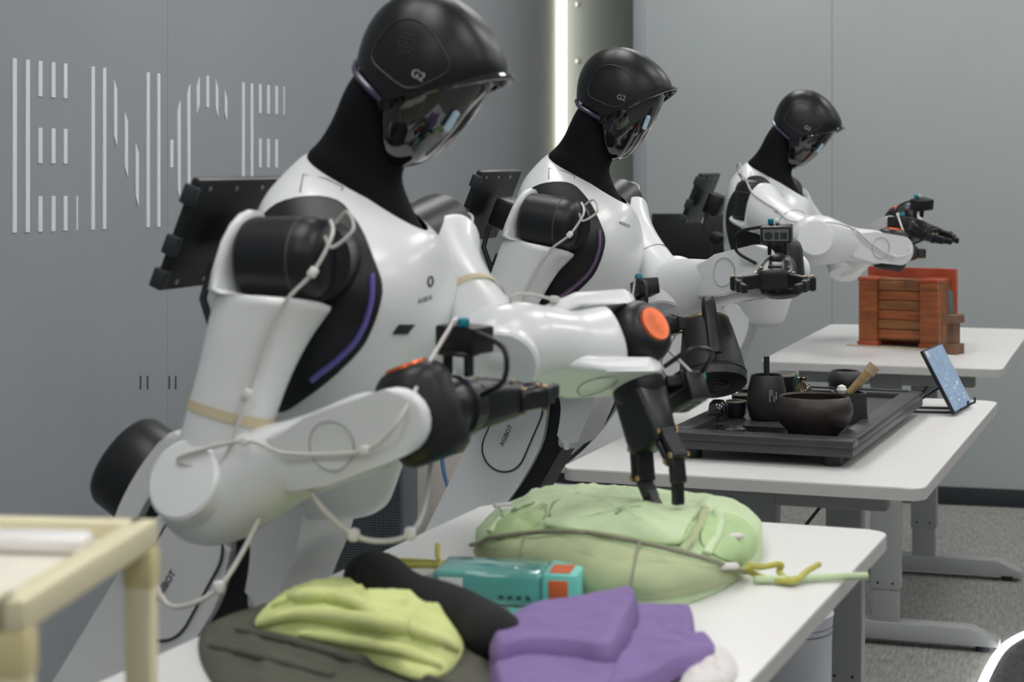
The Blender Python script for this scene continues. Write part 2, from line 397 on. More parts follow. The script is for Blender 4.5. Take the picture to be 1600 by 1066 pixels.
HOOK = [(-.10, .958), (-.06, .985), (.0, .995), (.085, .99), (.106, .955), (.098, .90), (.075, .845), (.056, .805), (.040, .797), (.018, .799), (.012, .815), (.020, .86), (.022, .90), (.010, .93), (-.015, .952), (-.05, .962), (-.09, .960)]
def hook_mesh(): return MB().prism([(p.x, p.y) for p in crom([(u, v, 0) for u, v in HOOK], 3, True)], sag, -.092, .092, .016, 3).mesh('waist_cover', M_white)
INNER = [(-.06, .95), (-.0, .955), (.03, .93), (.035, .87), (.02, .80), (-.04, .70), (-.12, .58), (-.215, .44), (-.25, .39), (-.33, .39), (-.2, .60), (-.1, .80)]
def inner_mesh(): return MB().prism(INNER, sag, -.068, .068, .008).mesh('inner_leg', M_black)
def waistmotor_mesh():
    ax = V((-.86, 0, .5)); m = MB()
    m.lathe([(0, .1), (.06, .1), (.071, .096), (.077, .086), (.079, -.01), (.074, -.02), (.074, -.08), (0, -.08)], (-.165, 0, .945), ax, 36); return m.mesh('waist_motor', M_black)
def backarc_mesh(): return MB().prism([(p.x, p.y) for p in crom([(-.10, 1.055, 0), (-.135, 1.025, 0), (-.172, .975, 0), (-.20, .92, 0), (-.215, .86, 0), (-.19, .845, 0), (-.172, .90, 0), (-.142, .955, 0), (-.105, .995, 0), (-.07, 1.02, 0)], 3, True)], sag, -.100, .100, .008).mesh('back_cover', M_white)
def base_mesh():
    m = MB(); m.prism(rrect(.56, .50, .10), lambda u, v, t: (u-.30, v, t), .04, .40, .035, 4); return m.mesh('chassis', M_white)
def basecap_mesh(): return MB().prism(rrect(.30, .40, .08), lambda u, v, t: (u-.36, v, t), .39, .435, .02, 3).mesh('chassis_cover', M_black)
def baselight_mesh(): return MB().tube([(u-.30, v, .30) for u, v in rrect(.562, .502, .10)], .005, 6, closed=True).mesh('chassis_light', mat('blue_led', (.1, .4, .8), .3, emit=(.05, .4, 1.0), es=1.2))
def wheel_mesh(): return MB().lathe([(.03, -.02), (.055, -.02), (.055, .02), (.03, .02)], (0, 0, .055), (0, 1, 0), 24).mesh('wheel', M_base)
def tablet_mb():
    m = MB(); x0, z0, x1, z1 = -.165, 1.425, -.232, 1.262
    d = V((x1-x0, 0, z1-z0)); L = d.length; d.normalize(); n = V((-d.z, 0, d.x)); n = n if n.x < 0 else -n
    R = Matrix((d, V((0, 1, 0)), n)).transposed(); c = V(((x0+x1)/2, .025, (z0+z1)/2))
    return m, R, c, L
def add(root, name, key, fn, parent=None):
    me = cached(key, fn); o = link(name, me, parent or root)
    if name in ('lower_leg', 'waist_cover', 'inner_leg', 'back_cover', 'oval_panel', 'chassis', 'chassis_cover'): harden(o)
    return o

class Robot:
    def __init__(s, C, yaw, label, dz=0.0, head_pitch=0.0, lower=(0, 0), leg_rot=0.0, strip=(.28, .24, .75), strip_e=.5):
        s.root = empty('humanoid_robot', (C[0], C[1], 0), yaw); tag(s.root, label, 'robot', 'humanoid robots standing at the desks')
        s.R = Matrix.Rotation(-yaw, 3, 'Z'); s.C = V((C[0], C[1], 0)); s.dz = dz; r = s.root; up = V((0, 0, dz)); s.up = up
        t = s.torso = add(r, 'torso', 'torso', lambda: TM.mesh('torso', M_white, 50)); t.location = up
        for sd in (-1, 1):
            d = add(r, 'side_recess', 'disc%d' % sd, lambda: disc_mesh(sd), t)
        lm = mat('chest_led_%d' % int(strip_e*100), strip, .4, emit=strip, es=strip_e)
        for sd in (-1, 1): link('light_strip', strip_mesh(sd, lm), t)
        # shoulder seam on the white shell
        add(r, 'shell_seam', 'seam', lambda: MB().tube([on_torso(x, z, -1, .0004) for x, z in ((.005, 1.462), (-.012, 1.43), (.02, 1.424), (.045, 1.412), (.075, 1.405), (.105, 1.385))], .0011, 6).mesh('shell_seam', M_gap), t)
        n = add(r, 'neck', 'neck', neck_mesh); n.location = up
        h = s.head = add(r, 'head', 'helmet', lambda: HM.mesh('head', M_helmet, 60)); h.location = HP+up; h.rotation_euler = (0, head_pitch, 0)
        add(r, 'visor', 'visor', visor_mesh, h); add(r, 'brim', 'brim', brim_mesh, h); add(r, 'eye_light', 'eye', eye_mesh, h)
        for sd in (-1, 1):
            for nm, fn in (('panel_line', panel_line), ('speaker_grille', grille_mesh), ('hinge', hinge_mesh), ('head_light', headband_mesh)):
                add(r, nm, nm+str(sd), lambda: fn(sd), h)
        g = link('lettering', cached('g2', lambda: text_mesh('G2', .017, M_gprint)), h)
        p = on_head(.163, 1.588, -1, .0004); nn = on_head(.163, 1.588, -1, .01)-p; g.location = p; g.rotation_euler = frame(nn, (1, 0, -.25)).to_euler()
        lo = V((lower[0], 0, lower[1])); s.lo = lo
        KN = V((-.075, 0, .905)); LR = Matrix.Rotation(leg_rot, 3, 'Y'); lrot = lo+KN-LR @ KN
        lg = add(r, 'lower_leg', 'leg', leg_mesh); lg.location = lrot; lg.rotation_euler = (0, leg_rot, 0)
        add(r, 'oval_panel', 'lp', legpanel_mesh, lg); add(r, 'panel_line', 'll', legline_mesh, lg)
        tx = link('lettering', cached('legtext', lambda: text_mesh('AGIBOT', .0145, M_print)), lg); tx.location = (-.108, -.0922, .822); tx.rotation_euler = frame((0, -1, 0), (.45, 0, .9)).to_euler()
        hk = add(r, 'waist_cover', 'hook', hook_mesh); hk.location = lo
        for nm, fn in (('inner_leg', inner_mesh), ('waist_motor', waistmotor_mesh), ('back_cover', backarc_mesh)):
            q = add(r, nm, nm, fn); q.location = lo
            if nm == 'inner_leg': q.location = lrot; q.rotation_euler = (0, leg_rot, 0)
        b = add(r, 'chassis', 'base', base_mesh); b.location = (lo.x-.45*leg_rot, 0, 0)
        add(r, 'chassis_cover', 'basecap', basecap_mesh, b); add(r, 'chassis_light', 'baselight', baselight_mesh, b)
        for x in (-.48, -.12):
            for y in (-.19, .19):
                q = add(r, 'wheel', 'wheel', wheel_mesh, b); q.location = (x, y, 0)
        # tablet on its back
        def tb():
            m, R, c, L = tablet_mb(); m.box(c, (L, .27, .016), .005, 2, R); return m.mesh('back_tablet', M_black)
        tt = add(r, 'back_tablet', 'tablet', tb); tt.location = up
        for a in (-.35, .1, .40):
            def tc():
                m, R, c, L = tablet_mb(); m.box(c+R @ V((a*L, -.136, 0)), (.03, .016, .022), .003, 2, R); return m.mesh('corner_guard', M_base)
            add(r, 'corner_guard', 'tabc%s' % a, tc, tt)
        def tm():
            m, R, c, L = tablet_mb(); m.box(c+V((.05, 0, -.02)), (.07, .09, .05), .008, 2, R); m.box((-.13, -.02, 1.215), (.03, .10, .04), .004, 2, R); m.tube([(-.15, -.09, 1.30), (-.16, -.10, 1.25), (-.13, -.11, 1.18), (-.12, -.12, 1.08), (-.09, -.12, 1.0)], .006); return m.mesh('tablet_bracket', M_black)
        add(r, 'tablet_bracket', 'tabm', tm, tt)
        for a in (-.42, .42):
            for y in (-.10, -.02, .06):
                def sc_():
                    m, R, c, L = tablet_mb(); m.lathe([(0, .002), (.004, .0015), (.004, 0)], c+R @ V((a*L, y, -.008)), -(R @ V((0, 0, 1))), 8); return m.mesh('screw', M_steel)
                add(r, 'screw', 'tabs%s%s' % (a, y), sc_, tt)
    def cv(s, right, up, toward): return s.R @ (V((CY, SY, 0))*right+V((0, 0, 1))*up+V((SY, -CY, 0))*toward)
    def lray(s, px, py): return s.R @ (CAM-s.C), s.R @ ray(px, py)
    def on_lat(s, px, py, y):
        o, d = s.lray(px, py); return o+d*((y-o.y)/d.y)
    def reach(s, px, py, P, L, near=True):
        o, d = s.lray(px, py); d.normalize(); w_ = o-V(P); b = w_.dot(d); c = w_.dot(w_)-L*L; k = b*b-c
        t = -b if k < 0 else (-b-math.sqrt(k) if near else -b+math.sqrt(k)); return o+d*t
    def decal(s, me, px, py, xdir=(1, 0, 0), off=.0006):
        o, d = s.lray(px, py); h = TBVH.ray_cast(o-s.up, d)
        if h[0] is None: return
        n = h[1] if h[1].dot(d) < 0 else -h[1]
        t = link(me.name, me, s.torso); t.location = h[0]+n*off; t.rotation_euler = frame(n, xdir).to_euler()
    def patch(s, name, quad, m, off=.0015, n=6):
        """surface patch on the torso through four picture points"""
        pts = []; mbp = MB()
        for i in range(n+1):
            for j in range(n+1):
                u, v = i/n, j/n; px = (1-u)*((1-v)*quad[0][0]+v*quad[3][0])+u*((1-v)*quad[1][0]+v*quad[2][0]); py = (1-u)*((1-v)*quad[0][1]+v*quad[3][1])+u*((1-v)*quad[1][1]+v*quad[2][1])
                o, d = s.lray(px, py); h = TBVH.ray_cast(o-s.up, d)
                if h[0] is None: return
                nn = h[1] if h[1].dot(d) < 0 else -h[1]; pts.append(h[0]+nn*off)
        mbp.add(pts, [(i*(n+1)+j, (i+1)*(n+1)+j, (i+1)*(n+1)+j+1, i*(n+1)+j+1) for i in range(n) for j in range(n)]); mbp.build(name, m, s.torso)

    def arm(s, side, E, W, hd, hu, ba, S=None, tape=False, ea=None, fingers=.5, clip_t=(.25, .6, .9), twist=None, hs=1.0):
        r = s.root; S = V(S) if S else V((.025, side*.238, 1.316+s.dz)); E, W = V(E), V(W)
        zc = (S-E).normalized(); f = (W-E).normalized(); Lu = (S-E).length; Lf = (W-E).length
        hint = V(twist) if twist else (V((1, 0, 0)) if abs(zc.x) < .75 else f)
        R = frame(zc, hint); X, Yv = R.col[0], R.col[1]
        P = lambda x, y, z: S + R @ V((x, y, z+(.22*x*max(0, min(1, (z+.17)/.08)) if shear else 0)))
        shear = True
        def ring(xc, z, a, b, n=36, e=2.2): return [P(xc+a*sgn(math.cos(6.28318531*j/n), 2/e), b*sgn(math.sin(6.28318531*j/n), 2/e), z) for j in range(n)]
        # shoulder barrel
        bar = MB(); Xb = (P(1, 0, 0)-P(0, 0, 0)).normalized(); bar.lathe([(0, -.036), (.047, -.036), (.0548, -.03), (.0555, .04), (.0555, .058), (.051, .074), (.040, .085), (.02, .090), (0, .091)], P(.0, 0, .004), Xb, 40)
        b = bar.build('shoulder_barrel', M_black, r)
        inn = V((S.x+.02, side*.125, S.z-.005)); con = MB().lathe([(0, -.01), (.054, -.01), (.058, .02), (.056, (P(.055, 0, 0)-inn).length), (0, (P(.055, 0, 0)-inn).length+.01)], inn, P(.055, 0, 0)-inn, 32)
        con.build('shoulder_joint', M_black, r)
        MB().lathe([(.0553, .045), (.0562, .046), (.0562, .048), (.0553, .049)], P(0, 0, .004), Xb, 40).build('barrel_seam', M_gap, b)
        # yoke and upper arm, one white shell
        m = MB(); rows = [(.025, -Lu-.0, .040, .040), (.0, -Lu+.01, .052, .052), (.0, -Lu+.05, .0555, .056), (.0, -Lu*.72, .056, .058), (.003, -Lu*.5, .059, .060), (.008, -.112, .066, .063), (.014, -.082, .074, .064), (.018, -.066, .078, .065)]
        rows[0] = (.0, -Lu-.02, .035, .035)
        rs = [ring(*q) for q in interp_rows(rows, 4)]
        rs += [ring(.018, -.060, .078, .065), ring(.010, -.054, .068, .063), ring(-.030, -.052, .030, .062), ring(-.044, -.046, .017, .061), ring(-.048, -.02, .0135, .060), ring(-.048, .02, .013, .058), ring(-.047, .045, .0125, .048), ring(-.046, .06, .011, .034), ring(-.045, .068, .006, .018)]
        m.rings(rs); ua = m.build('upper_arm', M_white, r, 50)
        zs = -Lu*.66
        if tape: MB().rings([ring(.001, zs-.008, .0585, .0595), ring(.001, zs+.006, .0592, .0602)], False, False).build('tape_band', M_tape, ua)
        else: MB().tube(ring(.001, zs, .0575, .0585), .0009, 6, closed=True).build('arm_seam', M_gap, ua)
        # forearm
        u = V(ba).normalized(); u = (u-f*u.dot(f)).normalized(); lat = f.cross(u).normalized()
        Q = lambda t, a, c: E+f*t+u*a+lat*c
        def fr_(t, ra, rb, n=36, e=2.3): return [Q(t, ra*sgn(math.cos(6.28318531*j/n), 2/e), rb*sgn(math.sin(6.28318531*j/n), 2/e)) for j in range(n)]
        rows = [(-.070, .012, .012), (-.063, .036, .032), (-.044, .057, .050), (-.015, .070, .060), (.025, .074, .062), (.07, .066, .058), (.12, .055, .054), (Lf*.55, .051, .056), (Lf-.085, .053, .064), (Lf-.062, .048, .064), (Lf-.055, .03, .05)]
        fa = MB().rings([fr_(*q) for q in interp_rows(rows, 4)]).build('forearm', M_white, r, 50)
        for c in (-1, 1):
            pm = MB(); L0, L1 = Lf-.18, Lf+.032
            poly = [(p[0], p[1]) for p in [(L0-.02, -.040), (L0+.05, -.046), (L1-.05, -.044)]+[(L1-.043+.043*math.sin(k*math.pi/10), -.043*math.cos(k*math.pi/10)) for k in range(11)]+[(L1-.05, .044), (L0+.05, .046), (L0-.02, .040)]]
            pm.prism(poly, lambda t, a, d: Q(t, a, c*(d-.016*max(0, 1-(t-L0)/.07))), .046, .070, .009, 3); harden(pm.build('wrist_fork', M_white, fa, 50))
            MB().tube([Q(Lf-.105+.032*math.cos(k*.2618), .032*math.sin(k*.2618), c*(.0702-.016*max(0, 1-(Lf-.105+.032*math.cos(k*.2618)-L0)/.07))) for k in range(24)], .0011, 6, closed=True).build('round_seam', M_sgrey, fa)
        ax_ = V(ea).normalized() if ea else lat*(1 if lat.y*side > 0 else -1)
        hb = MB().lathe([(0, -.088), (.022, -.086), (.040, -.078), (.052, -.060), (.056, -.03), (.056, .056), (.0535, .062)], E, ax_, 40).build('elbow_housing', M_white, r, 50)
        MB().lathe([(.0545, .058), (.0545, .064), (.050, .0675), (0, .069)], E, ax_, 40).build('elbow_cap', M_white, hb, 30)
        MB().tube(fr_(Lf*.30, .0528, .0544), .0009, 6, closed=True).build('arm_seam', M_gap, fa)
        # wrist barrel
        wr = MB().lathe([(0, -.064), (.034, -.064), (.046, -.056), (.0505, -.042), (.0505, .036), (.047, .050), (.036, .060), (.030, .062), (0, .062)], W, u, 36).build('wrist', M_black, r)
        MB().lathe([(.029, .0605), (.027, .066), (.010, .0655), (0, .064)], W, u, 32).build('orange_cap', M_orange, wr)
        # hand
        z = V(hd).normalized(); H = frame(z, V(hu)); 
        hx, hy = H.col[0], H.col[1]    # x: camera side, y: finger spread
        K = lambda a, c, t: W+H @ V((a*(hs if a < .04 else 1), c*hs, t*hs))
        hand = MB(); hand.lathe([(a_*hs, b_*hs) for a_, b_ in [(0, .02), (.040, .02), (.042, .050), (.038, .056), (.038, .064), (.0415, .066), (.041, .085), (.034, .098), (0, .098)]], W, z, 32)
        def hr(t, a, c, n=28, e=4): return [K(a*sgn(math.cos(6.28318531*j/n), 2/e), c*sgn(math.sin(6.28318531*j/n), 2/e), t) for j in range(n)]
        hand.rings([hr(.085, .034, .036), hr(.105, .031, .040), hr(.15, .026, .043), hr(.168, .024, .038), hr(.172, .018, .030)])
        ho = hand.build('hand', M_metal, r)
        MB().box(K(.027, 0, .128), (.004, .03, .035), .001, 1, H).build('hand_plate', M_black, ho)
        for c in (-1, 1):
            MB().lathe([(0, .002), (.004, .0015), (.004, -.001)], K(.0265, c*.03, .15), hx, 8).build('pin', M_brass, ho)
        for c in (-1, 1):
            fm = MB(); sp = fingers
            a0 = K(0, c*.026, .160); a1_ = K(0, c*(.026+.03*sp), .205); b0 = K(0, c*.042, .158); b1 = K(0, c*(.042+.03*sp), .200); tip = K(0, c*(.012+.03*sp), .262)
            def bar_(p, q, wd_, th, mm=fm):
                d = (q-p); R_ = frame(d, hx); mm.box((p+q)/2, (th, wd_, d.length+wd_), .002, 1, R_)
            bar_(a0, a1_, .011, .030); bar_(b0, b1, .010, .026); bar_(a1_, b1, .012, .028); bar_((a1_+b1)/2, K(0, c*(.026+.03*sp), .232), .014, .024)
            fo = fm.build('finger', M_metal, r)
            tp_ = MB(); bar_(K(0, c*(.026+.03*sp), .228), tip, .012, .018, tp_); tp_.build('fingertip', M_black, fo)
            for q in (a1_, b1, b0): 
                for sg in (-1, 1): MB().lathe([(0, .003), (.0045, .002), (.0045, 0)], q+hx*(.015*sg), hx*sg, 8).build('pin', M_brass, fo)
        # camera module on its bracket
        cm = MB(); cm.box(K(.088, 0, .085), (.036, .066, .046), .004, 2, H); co = cm.build('camera_module', M_black, ho)
        bk = MB(); bk.box(K(.057, .018, .072), (.034, .007, .016), .002, 1, H); bk.box(K(.057, -.018, .072), (.034, .007, .016), .002, 1, H); bk.box(K(.070, 0, .072), (.006, .05, .03), .002, 1, H); bk.build('camera_bracket', M_black, ho)
        MB().box(K(.088, 0, .1085), (.026, .056, .003), .001, 1, H).build('lens_plate', M_lgrey, ho)
        ln = MB(); ln.box(K(.087, -.018, .110), (.014, .014, .003), .001, 1, H); ln.box(K(.087, -.002, .110), (.015, .008, .003), .001, 1, H); ln.lathe([(0, .002), (.0085, .002), (.0085, -.002)], K(.087, .016, .1095), z, 18); ln.build('lenses', M_base, ho)
        MB().box(K(.112, .014, .066), (.012, .012, .014), .002, 1, H).build('connector', M_teal, ho); MB().box(K(.112, .0, .066), (.011, .008, .012), .002, 1, H).build('connector', M_clip, ho)
        # cables: one along the arm, one black loop at the hand
        o_ = lat*(1 if lat.y*side > 0 else -1)
        out = Yv*(1 if Yv.y*side > 0 else -1)
        pts = [P(.075, 0, .055)+out*.01, P(.10, 0, .03)+out*.045, P(.092, 0, -.02)+out*.055, P(.060, 0, -.075)+out*.058, P(.045, 0, -Lu*.55)+out*.052, P(.035, 0, -Lu*.85)+out*.058,
               E+u*.055+o_*.055, Q(.10, .045, 0)+o_*.055, Q(.16, .01, 0)+o_*.070, Q(Lf-.06, -.02, 0)+o_*.078, Q(Lf-.0, .0, 0)+o_*.085, K(.06, 0, .03)+o_*.04, K(.112, .0, .062)]
        cpts = crom(pts, 6); cb = MB().tube(cpts, .0028, 6).build('cable', M_cable, r)
        for i in (2, 4, 7, 9):
            p = pts[i]; d = (pts[i+1]-pts[i-1]); MB().box(p, (.010, .012, .014), .003, 2, frame(d, out)).build('cable_clip', M_clip, cb)
        lp = crom([P(.085, 0, .05)+out*.015, P(.105, 0, .065)+out*.03, P(.125, 0, .04)+out*.04, P(.105, 0, .015)+out*.045, P(.092, 0, .03)+out*.05], 6)
        MB().tube(lp, .0024, 6).build('cable', M_cable, r)
        MB().tube(crom([K(.02, .05, .06), K(.045, .095, .05), K(.085, .09, .055), K(.10, .035, .066)], 6), .0038, 6).build('cable', M_black, r)
        return S, E, W

# nearest robot
r1 = Robot((-.98, 2.66), -.10, 'white humanoid robot nearest the camera, bending over the clothes desk', head_pitch=.22, lower=(-.11, 0), leg_rot=.12, strip=(.10, .085, .30), strip_e=.16)
E1 = r1.on_lat(328, 768, -.285); W1 = r1.on_lat(660, 645, -.27)
r1.arm(-1, E1, W1, r1.cv(.62, .02, -.78), (0, -.05, 1), (-.12, 0, 1), tape=True, ea=r1.cv(-.42, .38, .82), fingers=.1)
S1l = V((.025, .238, 1.316)); E1l = r1.reach(782, 545, S1l, .33, True); W1l = r1.reach(980, 535, E1l, .28, False)
T1l = r1.reach(1046, 794, W1l, .265, True)
r1.arm(1, E1l, W1l, T1l-W1l, r1.cv(.8, .1, -.55), r1.cv(.45, .5, .75), tape=True, ea=r1.cv(0, -.3, .95), fingers=.45)
# middle robot
r2 = Robot((-1.02, 4.30), -.087, 'white humanoid robot in the middle, holding the black kettle over the tea tray', strip=(.13, .08, .16), strip_e=.10)
E2 = V((-.10, -.275, .99)); W2 = r2.reach(968, 515, E2, .31, True)
KT = r2.on_lat(1104, 506, -.06)
r2.arm(-1, E2, W2, KT-W2, r2.cv(-.1, .95, -.2), (0, -.5, .8), fingers=.1, hs=(KT-W2).length/.25)
S2l = V((.025, .238, 1.316)); E2l = r2.reach(1052, 458, S2l, .32, True); W2l = r2.reach(1220, 418, E2l, .31, True)
r2.arm(1, E2l, W2l, r2.cv(-.22, -.12, .96), (0, -.1, 1), (.2, .1, 1), ea=r2.cv(-.25, -.72, .6), fingers=1.5, hs=.95)
# far robot
r3 = Robot((-.825, 6.2), -.063, 'white humanoid robot farthest away, reaching over the orange wooden box', dz=-.022, head_pitch=.22, lower=(-.12, -.01), leg_rot=.12, strip=(.12, .09, .26), strip_e=.12)
S3 = V((.025, -.238, 1.294)); E3 = r3.reach(1272, 374, S3, .32, True); W3 = r3.reach(1392, 390, E3, .31, False)
r3.arm(-1, E3, W3, r3.cv(.45, -.1, -.88), (0, 0, 1), (.05, 0, 1), ea=r3.cv(-.1, .1, 1), fingers=.2, twist=(.2, 0, 1))
S3l = V((.025, .238, 1.294)); E3l = r3.reach(1320, 402, S3l, .33, False); W3l = r3.reach(1412, 352, E3l, .28, True)
r3.arm(1, E3l, W3l, r3.cv(.55, -.2, .8), r3.cv(.1, .9, .3), (-.2, 0, 1), ea=r3.cv(-.1, -.85, .5), fingers=.2, twist=(.2, 0, 1), hs=.85)
# loose cables hanging from the arms
def hang(rb, pts, r_, m, clips=()):
    lp = [rb.R @ (at_d(x, y, d)-rb.C) for x, y, d in pts]; c = MB().tube(crom(lp, 6), r_, 8).build('cable', m, rb.root)
    for i in clips: MB().box(lp[i], (.015, .015, .017), .005, 2).build('cable_clip', M_clip, c)
hang(r1, [(470, 735, 2.50), (500, 790, 2.46), (553, 836, 2.46), (600, 846, 2.46), (641, 834, 2.46), (664, 790, 2.48), (676, 700, 2.50)], .0036, M_cable, (2, 4))
hang(r1, [(405, 812, 2.50), (375, 870, 2.48), (342, 918, 2.46), (300, 944, 2.46), (262, 945, 2.48), (238, 900, 2.50)], .0034, M_cable, (2,))
hang(r2, [(1000, 520, 4.55), (975, 590, 4.6), (950, 650, 4.65), (915, 695, 4.7), (880, 725, 4.7), (840, 760, 4.7)], .005, M_base)
# chest print and chest slots
tx = text_mesh('AGIBOT', .0115, M_gprint)
r2.decal(tx, 976, 351, r2.cv(1, .06, 0))
r1.decal(text_mesh('AGIBOT', .010, M_gprint), 664, 468, r1.cv(1, .06, 0))
lg = MB().tube([(.006*math.cos(k*.5236), .008*math.sin(k*.5236), 0) for k in range(12)], .0016, 6, closed=True).mesh('emblem', M_print); r1.decal(lg, 672, 440, (1, 0, 0))
for rb in (r1,):
    rb.patch('chest_slot', [(612, 522), (622, 507), (648, 507), (636, 522)], M_base)
# ------------------------------------------------------------------ things on the tea desk
def lathe_thing(name, prof, px, py, z, m, label, cat, tilt=(0, 0, 1), n=40, angle=40):
    p = at_z(px, py, z); q = empty(name, p); MB().lathe(prof, (0, 0, 0), tilt, n).build('body', m, q, angle); return tag(q, label, cat)
TZ = .905
tc = [at_z(1325, 722, .872), at_z(1440, 616, TZ)]
# tray: near-right and far-right corners known
nr = at_z(1332, 690, TZ); frr = at_z(1442, 612, TZ); dv = (frr-nr); TL = dv.length; tyaw = math.atan2(dv.y, dv.x)-math.pi/2; TW = .385
tray = empty('tea_tray', (nr.x, nr.y, 0), tyaw)
M_tray = mat('dark_slate_tray', (.035, .037, .04), .38, noise_amt=.2, noise_scale=14)
tp = MB(); sl = lambda x0, x1, y0, y1, z0, z1, m: m.box(((x0+x1)/2, (y0+y1)/2, (z0+z1)/2), (x1-x0, y1-y0, z1-z0), .003, 2)
sl(-TW, 0, 0, TL, .872, TZ-.012, tp); tp.build('slab', M_tray, tray)
for a in ((-TW, 0, 0, .06), (-TW, 0, TL-.05, TL), (-.045, 0, .05, TL-.04), (-TW, -TW+.045, .05, TL-.04)):
    m = MB(); sl(*a, TZ-.02, TZ, m); m.build('rim', M_tray, tray)
for x in (-.05, -TW+.05):
    for y in (.05, TL-.05): MB().lathe([(.02, .8502), (.022, .873)], (x, y, 0), (0, 0, 1), 20).build('foot', M_base, tray)
MB().box((-TW+.15, .13, TZ-.011), (.2, .14, .004), .001, 1).build('wet_plate', mat('wet_black', (.008, .008, .01), .05, coat=1), tray)
MB().lathe([(0, .012), (.018, .012), (.022, .006), (.026, .004), (.026, 0)], (-TW+.115, .125, TZ-.009), (0, 0, 1), 28).build('drain_knob', M_black, tray)
MB().tube([(-.03, TL-.02, TZ+.001), (-.2, TL-.02, TZ+.001), (-TW+.02, TL-.02, TZ+.001)], .004).build('rear_groove', M_base, tray)
tag(tray, 'black rectangular slate tea tray with raised rim on the middle desk', 'tray')
ZI = TZ-.0115
def cyl(px, py): return at_z(px, py, ZI)
def sc(px, py): return (at_z(px, py, ZI)-CAM).length/FPX*.985
M_clay = mat('dark_clay', (.022, .016, .015), .42, noise_amt=.25, noise_scale=60, bump=.3, bump_scale=500)
M_char = mat('charcoal_ceramic', (.02, .021, .023), .40, bump=.25, bump_scale=600)
M_beige = mat('beige_glaze', (.45, .38, .27), .35)
k = sc(1272, 682)
lathe_thing('bowl', [(0, 0), (.036/.0012*k*.001*1.05+.0, 0), (42*k, 4*k), (56*k, 20*k), (61*k, 36*k), (60*k, 46*k), (55*k, 58*k), (52*k, 60*k), (50*k, 57*k), (54*k, 44*k), (50*k, 20*k), (0, 12*k)], 1272, 678, ZI, M_clay, 'wide brown clay bowl at the near corner of the tea tray', 'bowl')
k = sc(1198, 656)
t = lathe_thing('tea_jar', [(0, 0), (24*k, 0), (27*k, 3*k), (31*k, 24*k), (30*k, 44*k), (25*k, 66*k), (23.5*k, 70*k), (21.5*k, 69*k), (26*k, 40*k), (0, 30*k)], 1198, 655, ZI, M_char, 'tall charcoal jar with a stamped square seal and black stick standing in it', 'jar')
MB().tube([(-.0, 0, 30*k), (.0, -.002, 98*k)], 4.6*k, 12).build('stick', M_base, t)
sm = MB()
for i in range(4):
    for j in range(6):
        if random.random() < .75: sm.box((31.2*k*math.sin(.45+(i-1.5)*.11), -31.2*k*math.cos(.45+(i-1.5)*.11), (40+(j-2.5)*3.1)*k), (.0026, .0014, .0028))
sm.build('seal_print', M_gprint, t)
lathe_thing('tea_pot', [(0, 0), (16*k, 0), (22*k, 8*k), (24.5*k, 19*k), (22*k, 28*k), (17.5*k, 33*k), (15.5*k, 32*k), (19*k, 22*k), (0, 12*k)], 1227, 611, ZI, mat('teal_glaze', (.008, .05, .055), .3), 'small teal round cup behind the charcoal jar', 'cup')
k = sc(1321, 610)
lathe_thing('cup', [(0, 0), (20*k, 0), (26*k, 8*k), (28.5*k, 19*k), (25*k, 29*k), (19.5*k, 34*k), (17.5*k, 33*k), (22*k, 22*k), (0, 12*k)], 1321, 613, ZI, M_char, 'round black cup at the far side of the tea tray', 'cup')
k = sc(1217, 612)
for px, py, rr, hh, lb in ((1216, 624, 25, 40, 'black cup with beige inside directly behind the charcoal jar'), (1150, 652, 16, 26, 'small black cup with beige inside beneath the kettle'), (1158, 634, 15, 18, 'small black cup with beige rim behind the low cup under the kettle'), (1166, 620, 14, 14, 'farthest small beige-lined cup left of the charcoal jar')):
    k = sc(px, py); q = lathe_thing('tea_cup', [(0, 0), (rr*.75*k, 0), (rr*.95*k, 5*k), (rr*k, hh*k), (rr*.94*k, hh*k)], px, py, ZI, M_black, lb, 'cup')
    MB().lathe([(rr*1.005*k, hh*k*.93), (rr*1.005*k, hh*k*1.005), (rr*.92*k, hh*k*1.005), (rr*.85*k, hh*.93*k), (0, hh*.88*k)], (0, 0, 0), (0, 0, 1), 32).build('glaze', M_beige, q)
k = sc(1254, 628)
g = lathe_thing('tea_pet', [(0, 0), (11*k, 0), (15.5*k, 8*k), (16*k, 15*k), (12*k, 24*k), (7*k, 29*k), (5.5*k, 33*k), (9*k, 37*k), (7*k, 36*k), (3*k, 32*k), (0, 30*k)], 1254, 627, ZI, mat('olive_glaze', (.05, .045, .012), .12, noise_amt=.6, noise_scale=60, coat=.8), 'glossy olive-brown gourd shaped vase behind the brown bowl', 'vase')
for i in range(5):
    t_ = i*1.2566; MB().tube([(13*k*math.cos(t_), 13*k*math.sin(t_), 6*k), (16.5*k*math.cos(t_), 16.5*k*math.sin(t_), 14*k), (9*k*math.cos(t_), 9*k*math.sin(t_), 27*k)], 1.6*k, 6).build('rib', mat('olive_glaze', (0, 0, 0)), g)
k = sc(1312, 668); p = cyl(1326, 660); mo = empty('mortar', p, .35)
hs = [(28*k, 0), (26*k, 48*k), (22*k, 48*k), (22*k, 38*k)]
MB().rings([[V((r_*1.0*sgn(math.cos(6.283*j/24), .55), r_*sgn(math.sin(6.283*j/24), .55), h_)) for j in range(24)] for r_, h_ in hs]).build('body', M_char, mo)
pm = MB(); pm.tube([(-.004, -.01, 46*k), (.012, -.012, 58*k), (.040, -.014, 80*k)], [5*k, 6.5*k, 8*k], 14); pm.build('bamboo_handle', mat('bamboo', (.30, .21, .09), .5, noise_amt=.3, noise_scale=50), mo)
MB().tube([(.038, -.014, 78*k), (.052, -.0145, 90*k)], [9.5*k, 10*k], 14).build('handle_end', mat('bamboo_end', (.36, .27, .17), .6), mo)
